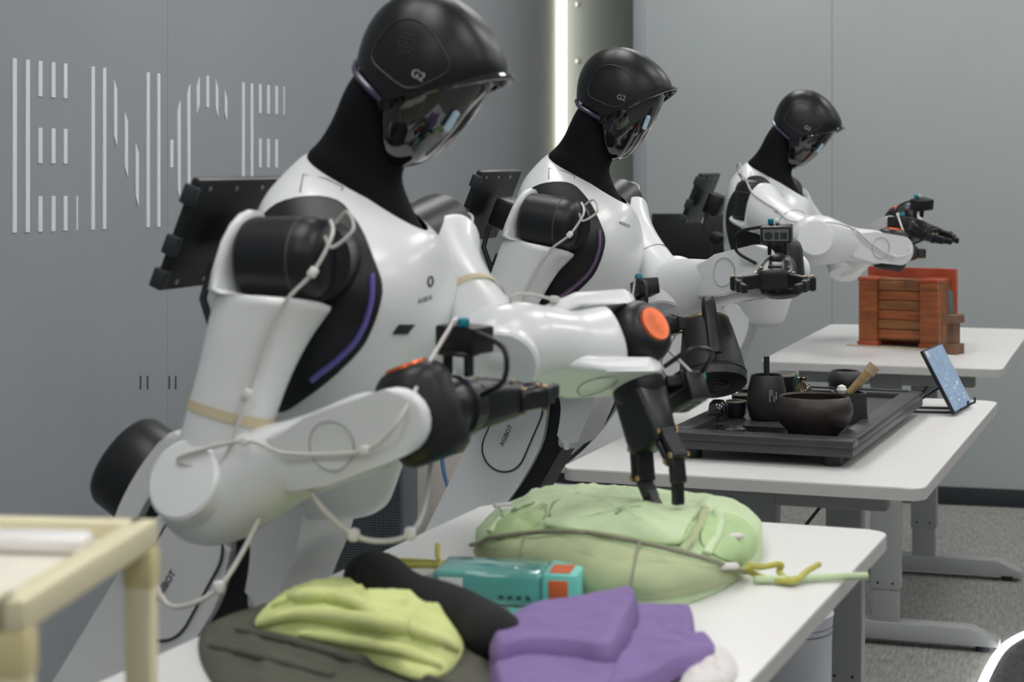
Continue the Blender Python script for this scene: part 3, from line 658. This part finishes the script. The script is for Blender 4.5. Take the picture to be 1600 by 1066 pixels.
MB().lathe([(0, 0), (6*k, 2.5*k), (8.5*k, 8.5*k), (6*k, 14.5*k), (0, 17*k)], (-.018, -.012, 44*k), (0, 0, 1), 20).build('white_ball', mat('white_ball', (.75, .73, .70), .35), mo)
tag(mo, 'square black mortar holding a bamboo brush and a white ball', 'mortar')
k = sc(1122, 656)
t = lathe_thing('tea_strainer', [(0, 0), (15*k, 0), (16*k, 14*k), (14*k, 26*k), (8*k, 32*k), (0, 33*k)], 1122, 657, ZI, mat('gloss_black', (.008, .008, .009), .1, coat=1), 'glossy black domed pot on the tray below the kettle', 'pot')
# kettle held in the right hand of the middle robot
k = 4.15/FPX; kp = at_d(1116, 604, 4.14)
kup = (V((0, 0, 1))*math.cos(.52)+V((-SY, CY, 0))*math.sin(.52)+V((CY, SY, 0))*(-.06)).normalized(); KR = frame(kup, V((SY, -CY, 0)))
kt = empty('kettle', kp); kt.rotation_euler = KR.to_euler()
MB().lathe([(0, .004), (.030, .004), (.033, .0), (.066, .0), (.0715, .004), (.073, .02), (.067, .07), (.056, .13), (.050, .150), (.047, .156), (.02, .162), (0, .162)], n=48).build('body', M_char, kt)
MB().lathe([(.0502, .148), (.0515, .150), (.0512, .153), (.049, .154)], n=48).build('gold_rim', M_brass, kt)
ul = MB()
for r_ in (.010, .018, .025): ul.lathe([(r_, .005), (r_, -.001), (r_+.002, -.001), (r_+.002, .005)], n=36)
ul.build('base_rings', M_steel, kt)
MB().lathe([(.0735, .022), (.0742, .024), (.0742, .027), (.0728, .029)], n=48).build('base_seam', M_black, kt)
hm = MB(); hp = crom([(.052, 0, .148), (.080, 0, .164), (.100, 0, .155), (.104, 0, .11), (.100, 0, .035)], 6); rs = []
for i, p in enumerate(hp):
    d = (hp[min(i+1, len(hp)-1)]-hp[max(i-1, 0)]).normalized(); nx = V((0, 1, 0)); bb = d.cross(nx)
    rs.append([p+nx*(.0135*sgn(math.cos(6.283*j/16), .5))+bb*(.008*sgn(math.sin(6.283*j/16), .5)) for j in range(16)])
hm.rings(rs); hm.build('handle', M_black, kt)
MB().tube(crom([(-.062, 0, .05), (-.10, 0, .07), (-.115, 0, .12), (-.135, 0, .15), (-.15, 0, .148)], 6), [.011-.0003*i for i in range(25)], 12).build('spout', M_char, kt)
tag(kt, 'black gooseneck kettle tilted over the tea tray in the robot gripper', 'kettle')
# tablet on an easel
bl = at_z(1493, 648, .856); br = at_z(1520, 632, .856); tlv = at_d(1437, 551, (bl-CAM).dot(V((-SY, CY, 0)))*1.0); ev = (br-bl); ev.z = 0
up_ = tlv-bl; up_ = up_-ev.normalized()*up_.dot(ev.normalized()); nrm = ev.cross(up_).normalized(); nrm = nrm if nrm.x > 0 else -nrm
q = empty('tablet', bl); Wd, Ht = ev.length, up_.length; R3_ = Matrix((ev.normalized(), up_.normalized(), nrm)).transposed()
cc = R3_ @ V((Wd/2, Ht/2+.002, -.004))
MB().box(cc, (Wd, Ht, .009), .003, 2, R3_).build('case', M_black, q)
sm = mat('blue_screen', (.16, .22, .30), .12, emit=(.24, .36, .55), es=.55, noise_amt=.25, noise_scale=30)
scn = MB().box(cc+nrm*.0047, (Wd*.96, Ht*.95, .001), 0, 1, R3_).build('screen', sm, q)
mk = MB()
for i in range(16): mk.box(cc+nrm*.0055+R3_ @ V((random.uniform(-.4, .35)*Wd, random.uniform(-.4, .1)*Ht, 0)), (random.uniform(.006, .02), .0022, .0004), 0, 1, R3_)
mk.build('screen_print', mat('screen_white', (.6, .65, .7), .4, emit=(.6, .7, .8), es=.4), scn)
MB().box(cc+nrm*.0055+R3_ @ V((-Wd*.40, Ht*.42, 0)), (.018, .014, .0005), 0, 1, R3_).build('sticker', M_clip, q)
em = MB()
for d in (.3, .7):
    a = R3_ @ V((Wd*d, .004, .005)); em.tube([a-nrm*.02, a+nrm*.004, a+nrm*.016, a+nrm*.016+V((0, 0, .012))], .003, 8)
    bpt = R3_ @ V((Wd*.45, Ht*.45, -.01)); ft = R3_ @ V((Wd*d, 0, 0))+V((-.14, -.02, 0)); ft.z = -.002; em.tube([bpt, ft], .0035, 8); em.tube([ft, a-nrm*.02], .003, 8)
em.lathe([(.0, -.006), (.012, -.006), (.012, .006), (0, .006)], R3_ @ V((Wd*.45, Ht*.45, -.012)), ev, 16)
em.build('easel', M_base, q)
tag(q, 'blue-screened tablet leaning on a black wire easel on the middle desk', 'tablet')
# ------------------------------------------------------------------ wooden box on the far desk
M_wood = mat('orange_wood', (.30, .085, .022), .42, noise_amt=.35, noise_scale=9, stretch=(1, 1, 8), coat=.2)
M_wood2 = mat('brown_wood', (.24, .095, .03), .45, noise_amt=.35, noise_scale=9, stretch=(1, 8, 8))
M_red = mat('red_wood', (.40, .075, .035), .4, noise_amt=.25, noise_scale=12)
bl = at_z(1342, 540, .85); br = at_z(1467, 547, .85); wv = br-bl; bw = wv.length; yw = math.atan2(wv.y, wv.x)
wbx = empty('wooden_box', bl, yw); H_ = .215
m = MB(); m.box((bw/2, .06, H_/2+.012), (bw-.01, .085, H_-.02), .002, 1); m.build('body', M_wood2, wbx)
for x in (.031, bw-.031):
    pq = MB().box((x, .012, H_/2), (.062, .03, H_-.012), .002, 1).build('post', M_wood, wbx)
    MB().box((x, .048, H_+.0), (.068, .10, .012), .002, 1).build('post_cap', M_red, pq); MB().box((x, .012, .008), (.068, .04, .016), .002, 1).build('post_foot', M_red, pq)
n = 6
for i in range(n):
    hh = (H_-.03)/n; MB().box((bw/2, .019-(.003 if i % 2 else 0), .026+hh*(i+.5)), (bw-.12, .012, hh-.002), .0012, 1).build('slat', M_wood if i % 2 == 0 else M_wood2, wbx)
m = MB(); m.box((bw/2+.004, .112, .125), (bw+.032, .014, .25), .002, 1); m.build('back_board', M_red, wbx)
MB().box((bw-.004, .065, H_/2+.005), (.012, .085, H_-.01), .002, 1).build('side_board', M_wood2, wbx)
MB().box((bw/2, -.018, .002), (bw+.07, .012, .004), .001, 1).build('floor_strip', mat('cream_strip', (.5, .42, .28), .5), wbx)
tag(wbx, 'orange-brown wooden box with slatted front and two posts on the back desk', 'box')
p = at_z(1490, 553, .85); q = empty('wooden_stand', p, -.45); M_w3 = mat('walnut_block', (.17, .085, .05), .5, noise_amt=.3, noise_scale=20)
MB().box((0, 0, .016), (.045, .055, .032), .002, 1).build('foot_block', M_w3, q); MB().box((0, 0, .065), (.028, .034, .075), .002, 1).build('post', M_w3, q)
MB().box((-.002, 0, .108), (.045, .065, .026), .002, 1).build('top_block', M_w3, q)
MB().tube([(-.006, 0, .115), (-.014, .002, .195)], .010, 8).build('metal_rod', mat('grey_rod', (.14, .15, .14), .4, metal=.3), q)
tag(q, 'small brown wooden clamp stand with a grey rod beside the wooden box', 'stand')
# ------------------------------------------------------------------ equipment behind the robots
p = at_d(575, 1000, 5.35); q = empty('perforated_cabinet', (p.x, p.y, 0), YAW*.6)
MB().box((.0, .13, .40), (.20, .26, .80), .006).build('body', mat('slate_cabinet', (.075, .095, .105), .5), q)
mm = MB(); ns = 26
for i in range(ns): mm.box((-.09+.18*i/(ns-1), -.003, .46), (.0016, .004, .50))
for j in range(66): mm.box((0, -.003, .215+.49*j/65), (.185, .004, .0016))
mm.build('mesh_grille', mat('grille_wire', (.11, .14, .155), .5), q)
MB().box((0, -.0005, .46), (.18, .002, .50)).build('mesh_backing', M_base, q)
MB().box((-.112, .0, .40), (.014, .03, .82), .003).build('side_post', M_clip, q)
tag(q, 'dark slate cabinet with a perforated mesh front against the grey wall', 'cabinet')
p = at_d(715, 1000, 6.0); q = empty('storage_unit', (p.x, p.y, 0), .62)
M_bg = mat('beige_panel', (.45, .42, .39), .5)
for zc, h_ in ((.28, .50), (.69, .315)):
    MB().box((0, .2, zc), (.30, .40, h_), .004).build('panel', M_bg, q)
MB().box((0, .2, .53), (.29, .39, .62)).build('body', mat('beige_core', (.3, .28, .26), .6), q)
tag(q, 'pale beige storage unit with a horizontal joint behind the middle robot', 'cabinet')
pa = at_d(688, 690, 5.0); pb = at_d(700, 760, 5.0)
tag(MB().tube(crom([pa+V((-.02, 0, .08)), pa, pb, pb+V((.10, .0, -.2)), V((pb.x+.12, pb.y, .006)), V((pb.x+.3, pb.y+.1, .006))], 6), .006, 8).build('blue_cable', mat('blue_cable', (.10, .22, .38), .5)), 'blue cable hanging in front of the beige storage unit', 'cable')
# black monitor behind far robot
p = at_d(1080, 500, 7.3); q = empty('monitor', (p.x, p.y, 0), .05); zt = at_d(1060, 334, 7.3).z
MB().box((0, 0, zt-.125), (.30, .03, .25), .004).build('screen_case', M_black, q); MB().box((0, .03, (zt-.2)/2), (.06, .04, zt-.2), .004).build('stand', M_black, q); MB().box((0, .02, .01), (.4, .35, .02), .004).build('foot', M_black, q)
MB().box((-.0, -.06, zt-.29), (.34, .18, .07), .006).build('shelf_unit', M_black, q)
MB().box((.01, -.155, zt-.285), (.04, .01, .012), .002).build('handle', M_lgrey, q); MB().box((-.01+.06, -.018, zt-.025), (.02, .006, .02), .002).build('sticker', M_clip, q)
tag(q, 'black monitor on a floor stand behind the farthest robot', 'monitor')
# bin between first and middle desk
p = at_d(1226, 1000, 3.3); q = empty('waste_bin', (p.x, p.y, 0)); M_bin = mat('pale_bin', (.50, .52, .57), .35)
MB().lathe([(0, 0), (.07, 0), (.076, .01), (.080, .62), (.082, .665), (.084, .675), (.080, .68), (.077, .66), (.07, .02), (0, .02)], n=48).build('body', M_bin, q)
for z_ in (.645, .655): MB().lathe([(.0812, z_-.001), (.0824, z_), (.0812, z_+.001)], n=48).build('rim_line', M_print, q)
tag(q, 'pale grey cylindrical bin standing beyond the nearest desk', 'bin')
# ------------------------------------------------------------------ foreground frame
zf = 1.118; pr_ = at_d(221, 815, 1.75); pl_ = at_d(24, 920, 1.45)
q = empty('display_frame', (pr_.x, pr_.y, 0)); M_cream = mat('cream_frame', (.74, .68, .46), .45)
L_ = (V((pl_.x, pl_.y))-V((pr_.x, pr_.y))).length; ang = math.atan2(pl_.y-pr_.y, pl_.x-pr_.x); q.rotation_euler.z = ang+math.pi/2
# local: -y runs toward camera, -x runs left
zf = pr_.z-.012
WF = .55
for x in (0, -WF):
    for y in (0, -L_): MB().box((x, y, (zf-.012)/2), (.025, .025, zf-.012), .003).build('leg', M_cream, q)
    MB().box((x, -L_/2, zf-.0), (.025, L_+.025, .025), .003).build('rail', M_cream, q)
for y in (0, -L_): MB().box((-WF/2, y, zf), (WF, .025, .025), .003).build('rail', M_cream, q)
MB().box((-WF/2, -L_/2, zf-.006), (WF-.025, L_-.025, .008), .001).build('shelf_plate', mat('cream_plate', (.80, .76, .66), .3), q)
for a, b in ((0, 0), (0, -L_), (-WF, 0), (-WF, -L_)): MB().box((a, b, zf-.03), (.0275, .0275, .035), .003).build('corner_joint', mat('yellow_joint', (.68, .60, .32), .5), q)
tag(q, 'cream yellow tubular frame stand at the left edge in the foreground', 'frame')
M_gw = mat('glossy_white', (.85, .84, .84), .25)
def on_frame(x, y): return Matrix.Rotation(q.rotation_euler.z, 3, 'Z') @ V((x, y, 0))+V((pr_.x, pr_.y, zf-.0018))
p = on_frame(-.10, -.17); t = empty('white_roll', p); MB().lathe([(.012, 0), (.026, 0), (.028, .003), (.028, .035), (.026, .038), (.012, .038), (.012, 0)], n=32).build('roll', M_gw, t); tag(t, 'small round white roll on the cream frame', 'roll')
p = on_frame(-.075, -.07); t = MB().box((0, 0, .008), (.10, .04, .016), .007, 3).build('white_case', M_gw); t.location = p; t.rotation_euler.z = .15; tag(t, 'flat white case lying near the corner of the cream frame', 'case')
p = on_frame(-.20, -.09); t = MB().box((0, 0, .012), (.11, .07, .024), .009, 3).build('white_box', M_gw); t.location = p; tag(t, 'white rounded box on the cream frame at the picture edge', 'box')
# ------------------------------------------------------------------ cloth on nearest desk
def fold(x, y, s, amp, fr_, dr):
    d = x*math.cos(dr)+y*math.sin(dr); n_ = noise.noise(V((x*8+s, y*8-s, s*1.7))); e = x*math.sin(dr)-y*math.cos(dr)
    r1_ = 1-abs(noise.noise(V((d*fr_*.22+s, e*fr_*.06, s*.7+n_))))*2
    r2_ = 1-abs(noise.noise(V((x*fr_*.5+s*3, y*fr_*.5, s+1.3*n_))))*2
    return amp*(1.0*max(0, r1_)**2+.45*max(0, r2_)**2+.8*n_)
def cloth(name, outl, z0, h, m, label, cat, seed=0, amp=.006, fr_=60, dr=.6, parent=None, rings=34, dome=0.0, k=6, flat=False, tilt=(0, 0)):
    P = [at_z(px, py, z0) for px, py in outl]; sm_ = crom(P, k, True); c = sum(sm_, V((0, 0, 0)))/len(sm_); mbb = MB(); rs = []
    rs.append([V((p.x, p.y, z0+.0008)) for p in sm_])
    for i in range(rings+1):
        t = 1-(i/rings)**1.35; t2 = max(t, .01); rr = []
        for p in sm_:
            R_ = (p-c).length; dd = (1-t)*R_; x = c.x+(p.x-c.x)*t2; y = c.y+(p.y-c.y)*t2
            base = h*(min(1, dd/.012)**.5 if flat else (.35*min(1, dd/.01)**.5+.65*min(1, dd/.07)))
            tl = 1+tilt[0]*((x-c.x)*CY+(y-c.y)*SY)/.1+tilt[1]*(-(x-c.x)*SY+(y-c.y)*CY)/.1
            z = z0+.003+base*tl*(1+dome*(1-t*t))+min(1, dd/.03)*fold(x, y, seed, amp, fr_, dr)
            rr.append(V((x, y, max(z, z0+.002))))
        rs.append(rr)
    mbb.rings(rs, cap0=True, cap1=True); o = mbb.build(name, m, parent, 60)
    if not parent: tag(o, label, cat)
    return o
def ridge(o, pts, r, m, name='fold', flat=.8):
    bv = BVHTree.FromPolygons([v.co for v in o.data.vertices], [p.vertices[:] for p in o.data.polygons]); out = []
    for p in crom([(x, y, 0) for x, y in pts], 6):
        d = ray(p.x, p.y).normalized(); h = bv.ray_cast(CAM, d)
        q_ = h[0] if h[0] is not None else bv.find_nearest(at_z(p.x, p.y, DT+.03))[0]
        out.append(q_+V((0, 0, r*.1)))
    n = len(out); rr = [r*(.35+.65*math.sin(math.pi*min(1, max(0, (i+.5)/n)))**.6) for i in range(n)]
    return MB().tube(out, rr, 12, flat).build(name, m, None, 60)
def clm(n, c, r=.85): return mat(n, c, r, bump=.35, bump_scale=900, noise_amt=.06, noise_scale=30)
ol = cloth('olive_garment', [(312, 998), (345, 975), (395, 962), (470, 965), (560, 985), (650, 1010), (760, 1040), (790, 1090), (700, 1150), (500, 1160), (380, 1120), (320, 1050)], DT, .018, clm('olive_cloth', (.085, .085, .065)), 'olive grey garment under the lime shirt on the nearest desk', 'garment', 2, .007, 40, .4)
for pts_, r_ in (([(372, 985), (440, 1000), (520, 1022), (620, 1050), (720, 1075)], .009), ([(330, 1010), (420, 1030), (520, 1058)], .008)):
    f_ = ridge(ol, pts_, r_, MATS['olive_cloth']); f_.parent = ol
# black trousers: rolled tube
pts = [at_z(px, py, DT+.038) for px, py in ((556, 908), (588, 902), (622, 925), (665, 943), (712, 962), (752, 978), (786, 1002))]
tag(MB().tube(crom(pts, 5), [.014, .026, .032]+[.036+.002*math.sin(i*.5) for i in range(25)]+[.034, .028, .016], 20, .92).build('black_garment', clm('black_cloth', (.010, .010, .012), .9), angle=60), 'rolled black garment lying between the lime shirt and the teal box', 'garment')
lm_ = cloth('lime_shirt', [(398, 975), (430, 942), (470, 925), (520, 915), (560, 930), (590, 955), (640, 965), (695, 985), (725, 1012), (700, 1052), (650, 1062), (600, 1045), (540, 1020), (470, 1000), (420, 992)], DT+.026, .018, clm('lime_cloth', (.62, .68, .28)), 'crumpled lime green shirt on top of the olive garment', 'shirt', 5, .020, 30, -.9, dome=.3)
for pts_, r_ in (([(405, 978), (470, 962), (560, 972), (640, 985), (712, 1016)], .014), ([(428, 948), (480, 932), (540, 938), (590, 960)], .013), ([(470, 992), (540, 1002), (620, 1016), (690, 1042)], .010), ([(520, 925), (560, 945), (600, 970), (640, 980)], .010)):
    f_ = ridge(lm_, pts_, r_, MATS['lime_cloth']); f_.parent = lm_
cloth('white_garment', [(1085, 1048), (1120, 1030), (1148, 1040), (1150, 1062), (1120, 1085), (1060, 1085)], DT, .022, clm('white_cloth', (.72, .69, .68)), 'white garment edge peeking from under the purple shirt', 'garment', 3, .008, 90, .3)
pu = clm('purple_cloth', (.215, .145, .345))
ps = empty('purple_shirt', at_z(930, 1030, DT)); 
def kid(o): o.parent = ps; o.matrix_parent_inverse = Matrix.Translation(-ps.location); return o
kid(cloth('folded_sleeve', [(930, 1000), (985, 975), (1040, 972), (1080, 976), (1088, 1010), (1098, 1022), (1114, 1016), (1122, 1046), (1060, 1062), (1000, 1090), (930, 1100)], DT+.004, .020, pu, '', '', 7, .006, 60, 1.2, ps, flat=True, tilt=(-.1, .1)))
kid(cloth('folded_body', [(766, 1012), (790, 990), (830, 974), (900, 964), (960, 955), (992, 951), (998, 972), (988, 1002), (958, 1044), (900, 1040), (840, 1034), (775, 1040)], DT+.026, .024, pu, '', '', 9, .005, 26, 1.3, ps, flat=True, tilt=(.08, .06), k=4))
kid(cloth('bottom_fold', [(768, 1038), (850, 1028), (950, 1036), (988, 1016), (980, 1060), (950, 1120), (850, 1150), (775, 1120)], DT, .028, pu, '', '', 4, .004, 40, 1.1, ps, flat=True, k=4))
tag(ps, 'folded purple shirt at the front of the nearest desk', 'shirt')
# teal translucent box with orange label
bl = at_z(672, 945, DT); br = at_z(905, 955, DT); wv = br-bl; q = empty('teal_package', bl, math.atan2(wv.y, wv.x)); bw = wv.length
M_tb = mat('teal_clear_plastic', (.30, .78, .72), .10, trans=.6, coat=.5); M_tb2 = mat('teal_card', (.20, .62, .56), .45)
MB().box((bw*.38, .05, .024), (bw*.74, .10, .046), .008, 3).build('clear_case', M_tb, q)
MB().box((bw*.38, .05, .02), (bw*.66, .08, .026), .003).build('insert', mat('dark_teal', (.10, .45, .43), .4), q)
MB().box((bw*.87, .05, .024), (bw*.24, .10, .046), .004).build('label_end', M_tb2, q)
MB().box((bw*.86, -.0008, .026), (bw*.13, .002, .026), .001).build('orange_label', mat('orange_label', (.72, .12, .03), .5), q)
MB().box((bw*.86, .035, .0475), (bw*.14, .05, .0015)).build('orange_label', MATS['orange_label'], q)
MB().box((bw*.14, -.0008, .028), (bw*.16, .002, .02), .001).build('white_label', M_clip, q)
for i in range(4): MB().box((bw*(.48+.06*i), -.001, .014), (bw*.03, .002, .004)).build('print_mark', M_print, q)
tag(q, 'teal translucent plastic package with an orange label beside the backpack', 'package')
cloth('teal_sheet', [(720, 962), (800, 955), (920, 955), (1030, 962), (1000, 985), (900, 1000), (790, 1000)], DT, .006, mat('teal_sheet', (.12, .48, .44), .4), 'flat teal sheet under the purple shirt', 'sheet', 1, .001, 30, .4)
cloth('grey_pouch', [(628, 925), (700, 895), (760, 880), (800, 892), (780, 915), (690, 930)], DT, .016, clm('grey_cloth', (.36, .36, .37)), 'flat grey pouch between the teal package and the backpack', 'pouch', 1, .002, 40, .2)
# ------------------------------------------------------------------ backpack
bp_o = at_z(965, 880, DT); bpk = empty('backpack', bp_o)
M_gr = clm('mint_green_fabric', (.56, .69, .43), .8); M_gr2 = clm('sage_green_mesh', (.43, .49, .28), .85); M_zip = mat('zip_taupe', (.28, .27, .2), .7); M_gd = clm('deep_green_fabric', (.44, .60, .30), .8)
def bchild(o): o.parent = bpk; o.matrix_parent_inverse = Matrix.Translation(-bp_o); return o
O = [(742, 868), (790, 905), (880, 932), (980, 950), (1060, 948), (1130, 922), (1180, 885), (1192, 862), (1180, 842), (1120, 826), (1040, 818), (960, 812), (890, 808), (830, 812), (780, 828)]
P = [at_z(px, py, DT) for px, py in O]; sm_ = crom(P, 6, True); cen = sum(sm_, V((0, 0, 0)))/len(sm_)
fwd2 = V((SY, -CY)).normalized()   # toward camera
def bag_h(x, y, t):
    n_ = noise.noise(V((x*14, y*14, 3.1))); d = (x-cen.x)*CY+(y-cen.y)*SY
    return .060*(1-t**6)**.5*(1+.12*math.cos(d*6)) + (1-t)**.3*(fold(x, y, 3.0, .011+.06*max(0, abs(d)-.09), 60, .3)-.004)
rs = [[V((p.x, p.y, DT+.001)) for p in sm_]]
for i in range(26):
    t = 1-i/25*.99; tt = 1-(1-t)**1.0
    sw = 1.0+.06*math.sin((1-t)*math.pi)
    rs.append([V((cen.x+(p.x-cen.x)*t*(1.0 if t < .9 else 1+.04*math.sin((1-t)*31.4)), cen.y+(p.y-cen.y)*t*(1.0 if t < .9 else 1+.04*math.sin((1-t)*31.4)), DT+.004+bag_h(cen.x+(p.x-cen.x)*t, cen.y+(p.y-cen.y)*t, t))) for p in sm_])
BG = MB().rings(rs); bchild(BG.build('bag_body', M_gr, None, 70)); BB = BVHTree.FromPolygons([V(p) for p in BG.v], BG.f)
def on_bag(px, py, off):
    d = ray(px, py).normalized(); h = BB.ray_cast(CAM, d)
    if h[0] is None: h = BB.find_nearest(at_z(px, py, DT+.05))
    n_ = h[1] if h[1].dot(d) < 0 else -h[1]; return h[0]+n_*off
def bag_patch(name, poly, m, off, puff, bulge_dir=None):
    oc = crom([(x, y, 0) for x, y in poly], 5, True); c = sum(oc, V((0, 0, 0)))/len(oc); rs = []
    for t in (1.0, 1.0, .97, .9, .75, .55, .3, .05):
        o_ = off if rs else -.004
        rs.append([on_bag(c.x+(p.x-c.x)*t, c.y+(p.y-c.y)*t, o_+puff*(1-t**3)) for p in oc])
    return bchild(MB().rings(rs, cap0=False).build(name, m, None, 60))
bag_patch('front_panel', [(746, 856), (800, 846), (880, 842), (950, 850), (1020, 864), (1090, 882), (1150, 896), (1120, 915), (1050, 932), (980, 936), (880, 920), (800, 898), (756, 875)], M_gr2, .004, .006)
bag_patch('top_pocket', [(862, 788), (900, 776), (960, 780), (1040, 790), (1085, 800), (1075, 828), (1055, 850), (980, 842), (900, 832), (856, 826)], M_gr, .006, .010)
bag_patch('side_flap', [(1098, 812), (1140, 806), (1172, 826), (1180, 855), (1160, 880), (1120, 872), (1095, 850)], M_gd, .004, .006)
bag_patch('shoulder_pad', [(765, 830), (800, 806), (840, 796), (850, 812), (815, 838), (780, 846)], M_gd, .004, .008)
def bline(name, pts, r, m, off=.006, n=8, flat=1.0): return bchild(MB().tube([on_bag(p.x, p.y, off) for p in crom([(x, y, 0) for x, y in pts], 6)], r, n, flat).build(name, m))
bline('zip', [(744, 852), (800, 843), (880, 838), (950, 846), (1020, 860), (1090, 878), (1160, 894)], .0035, M_zip, .008)
bline('zip', [(858, 815), (866, 792), (905, 778)], .0028, M_zip, .006)
bline('seam', [(822, 846), (820, 875), (822, 905)], .0018, M_zip, .010)
bline('seam', [(1000, 858), (992, 895), (986, 935)], .0018, M_zip, .011)
bline('pocket_seam', [(858, 828), (905, 836), (980, 846), (1056, 854), (1080, 826)], .0035, M_gd, .006)
bline('strap', [(1102, 800), (1090, 830), (1062, 866)], .007, M_gr2, .006, 8, .5)
bline('strap', [(1122, 802), (1118, 835), (1100, 872)], .007, M_gr, .007, 8, .5)
bline('strap', [(770, 838), (790, 812), (830, 792)], .007, M_gr, .008, 8, .5)
bline('strap', [(800, 842), (822, 816), (852, 796)], .006, M_gr2, .008, 8, .5)
for x, y in ((788, 800), (800, 806), (1142, 848), (1128, 884)):
    p = on_bag(x, y, .010); bchild(MB().box(p, (.03, .014, .008), .004, 2, Matrix.Rotation(.6, 3, 'Z')).build('buckle', M_clip))
M_cord = clm('yellow_green_cord', (.52, .50, .12), .8)
def tcord(pts, r, m, name='cord'): return bchild(MB().tube(crom([at_z(x, y, DT+h) for x, y, h in pts], 6), r, 8).build(name, m))
tcord([(748, 876, .012), (715, 874, .008), (690, 880, .006), (660, 878, .008), (612, 876, .006)], .0042, M_cord)
tcord([(752, 880, .012), (725, 886, .006), (690, 884, .012), (650, 884, .010), (618, 886, .005)], .0042, M_cord)
tcord([(688, 882, .012), (684, 868, .02), (684, 852, .024)], .004, M_cord)
tcord([(612, 878, .006), (606, 870, .006)], .006, M_cord)
tcord([(1168, 884, .03), (1190, 886, .02), (1220, 882, .022), (1218, 895, .01), (1240, 908, .008), (1262, 892, .016), (1280, 882, .02)], .0045, M_cord)
tcord([(1165, 888, .02), (1180, 898, .01), (1200, 905, .006), (1236, 909, .008), (1244, 904, .012)], .0045, M_cord)
tcord([(1178, 906, .007), (1240, 905, .007), (1300, 902, .007), (1356, 900, .009)], .0055, M_gr, 'loose_strap')
tag(bpk, 'mint green backpack lying on the nearest desk under the gripper', 'backpack')
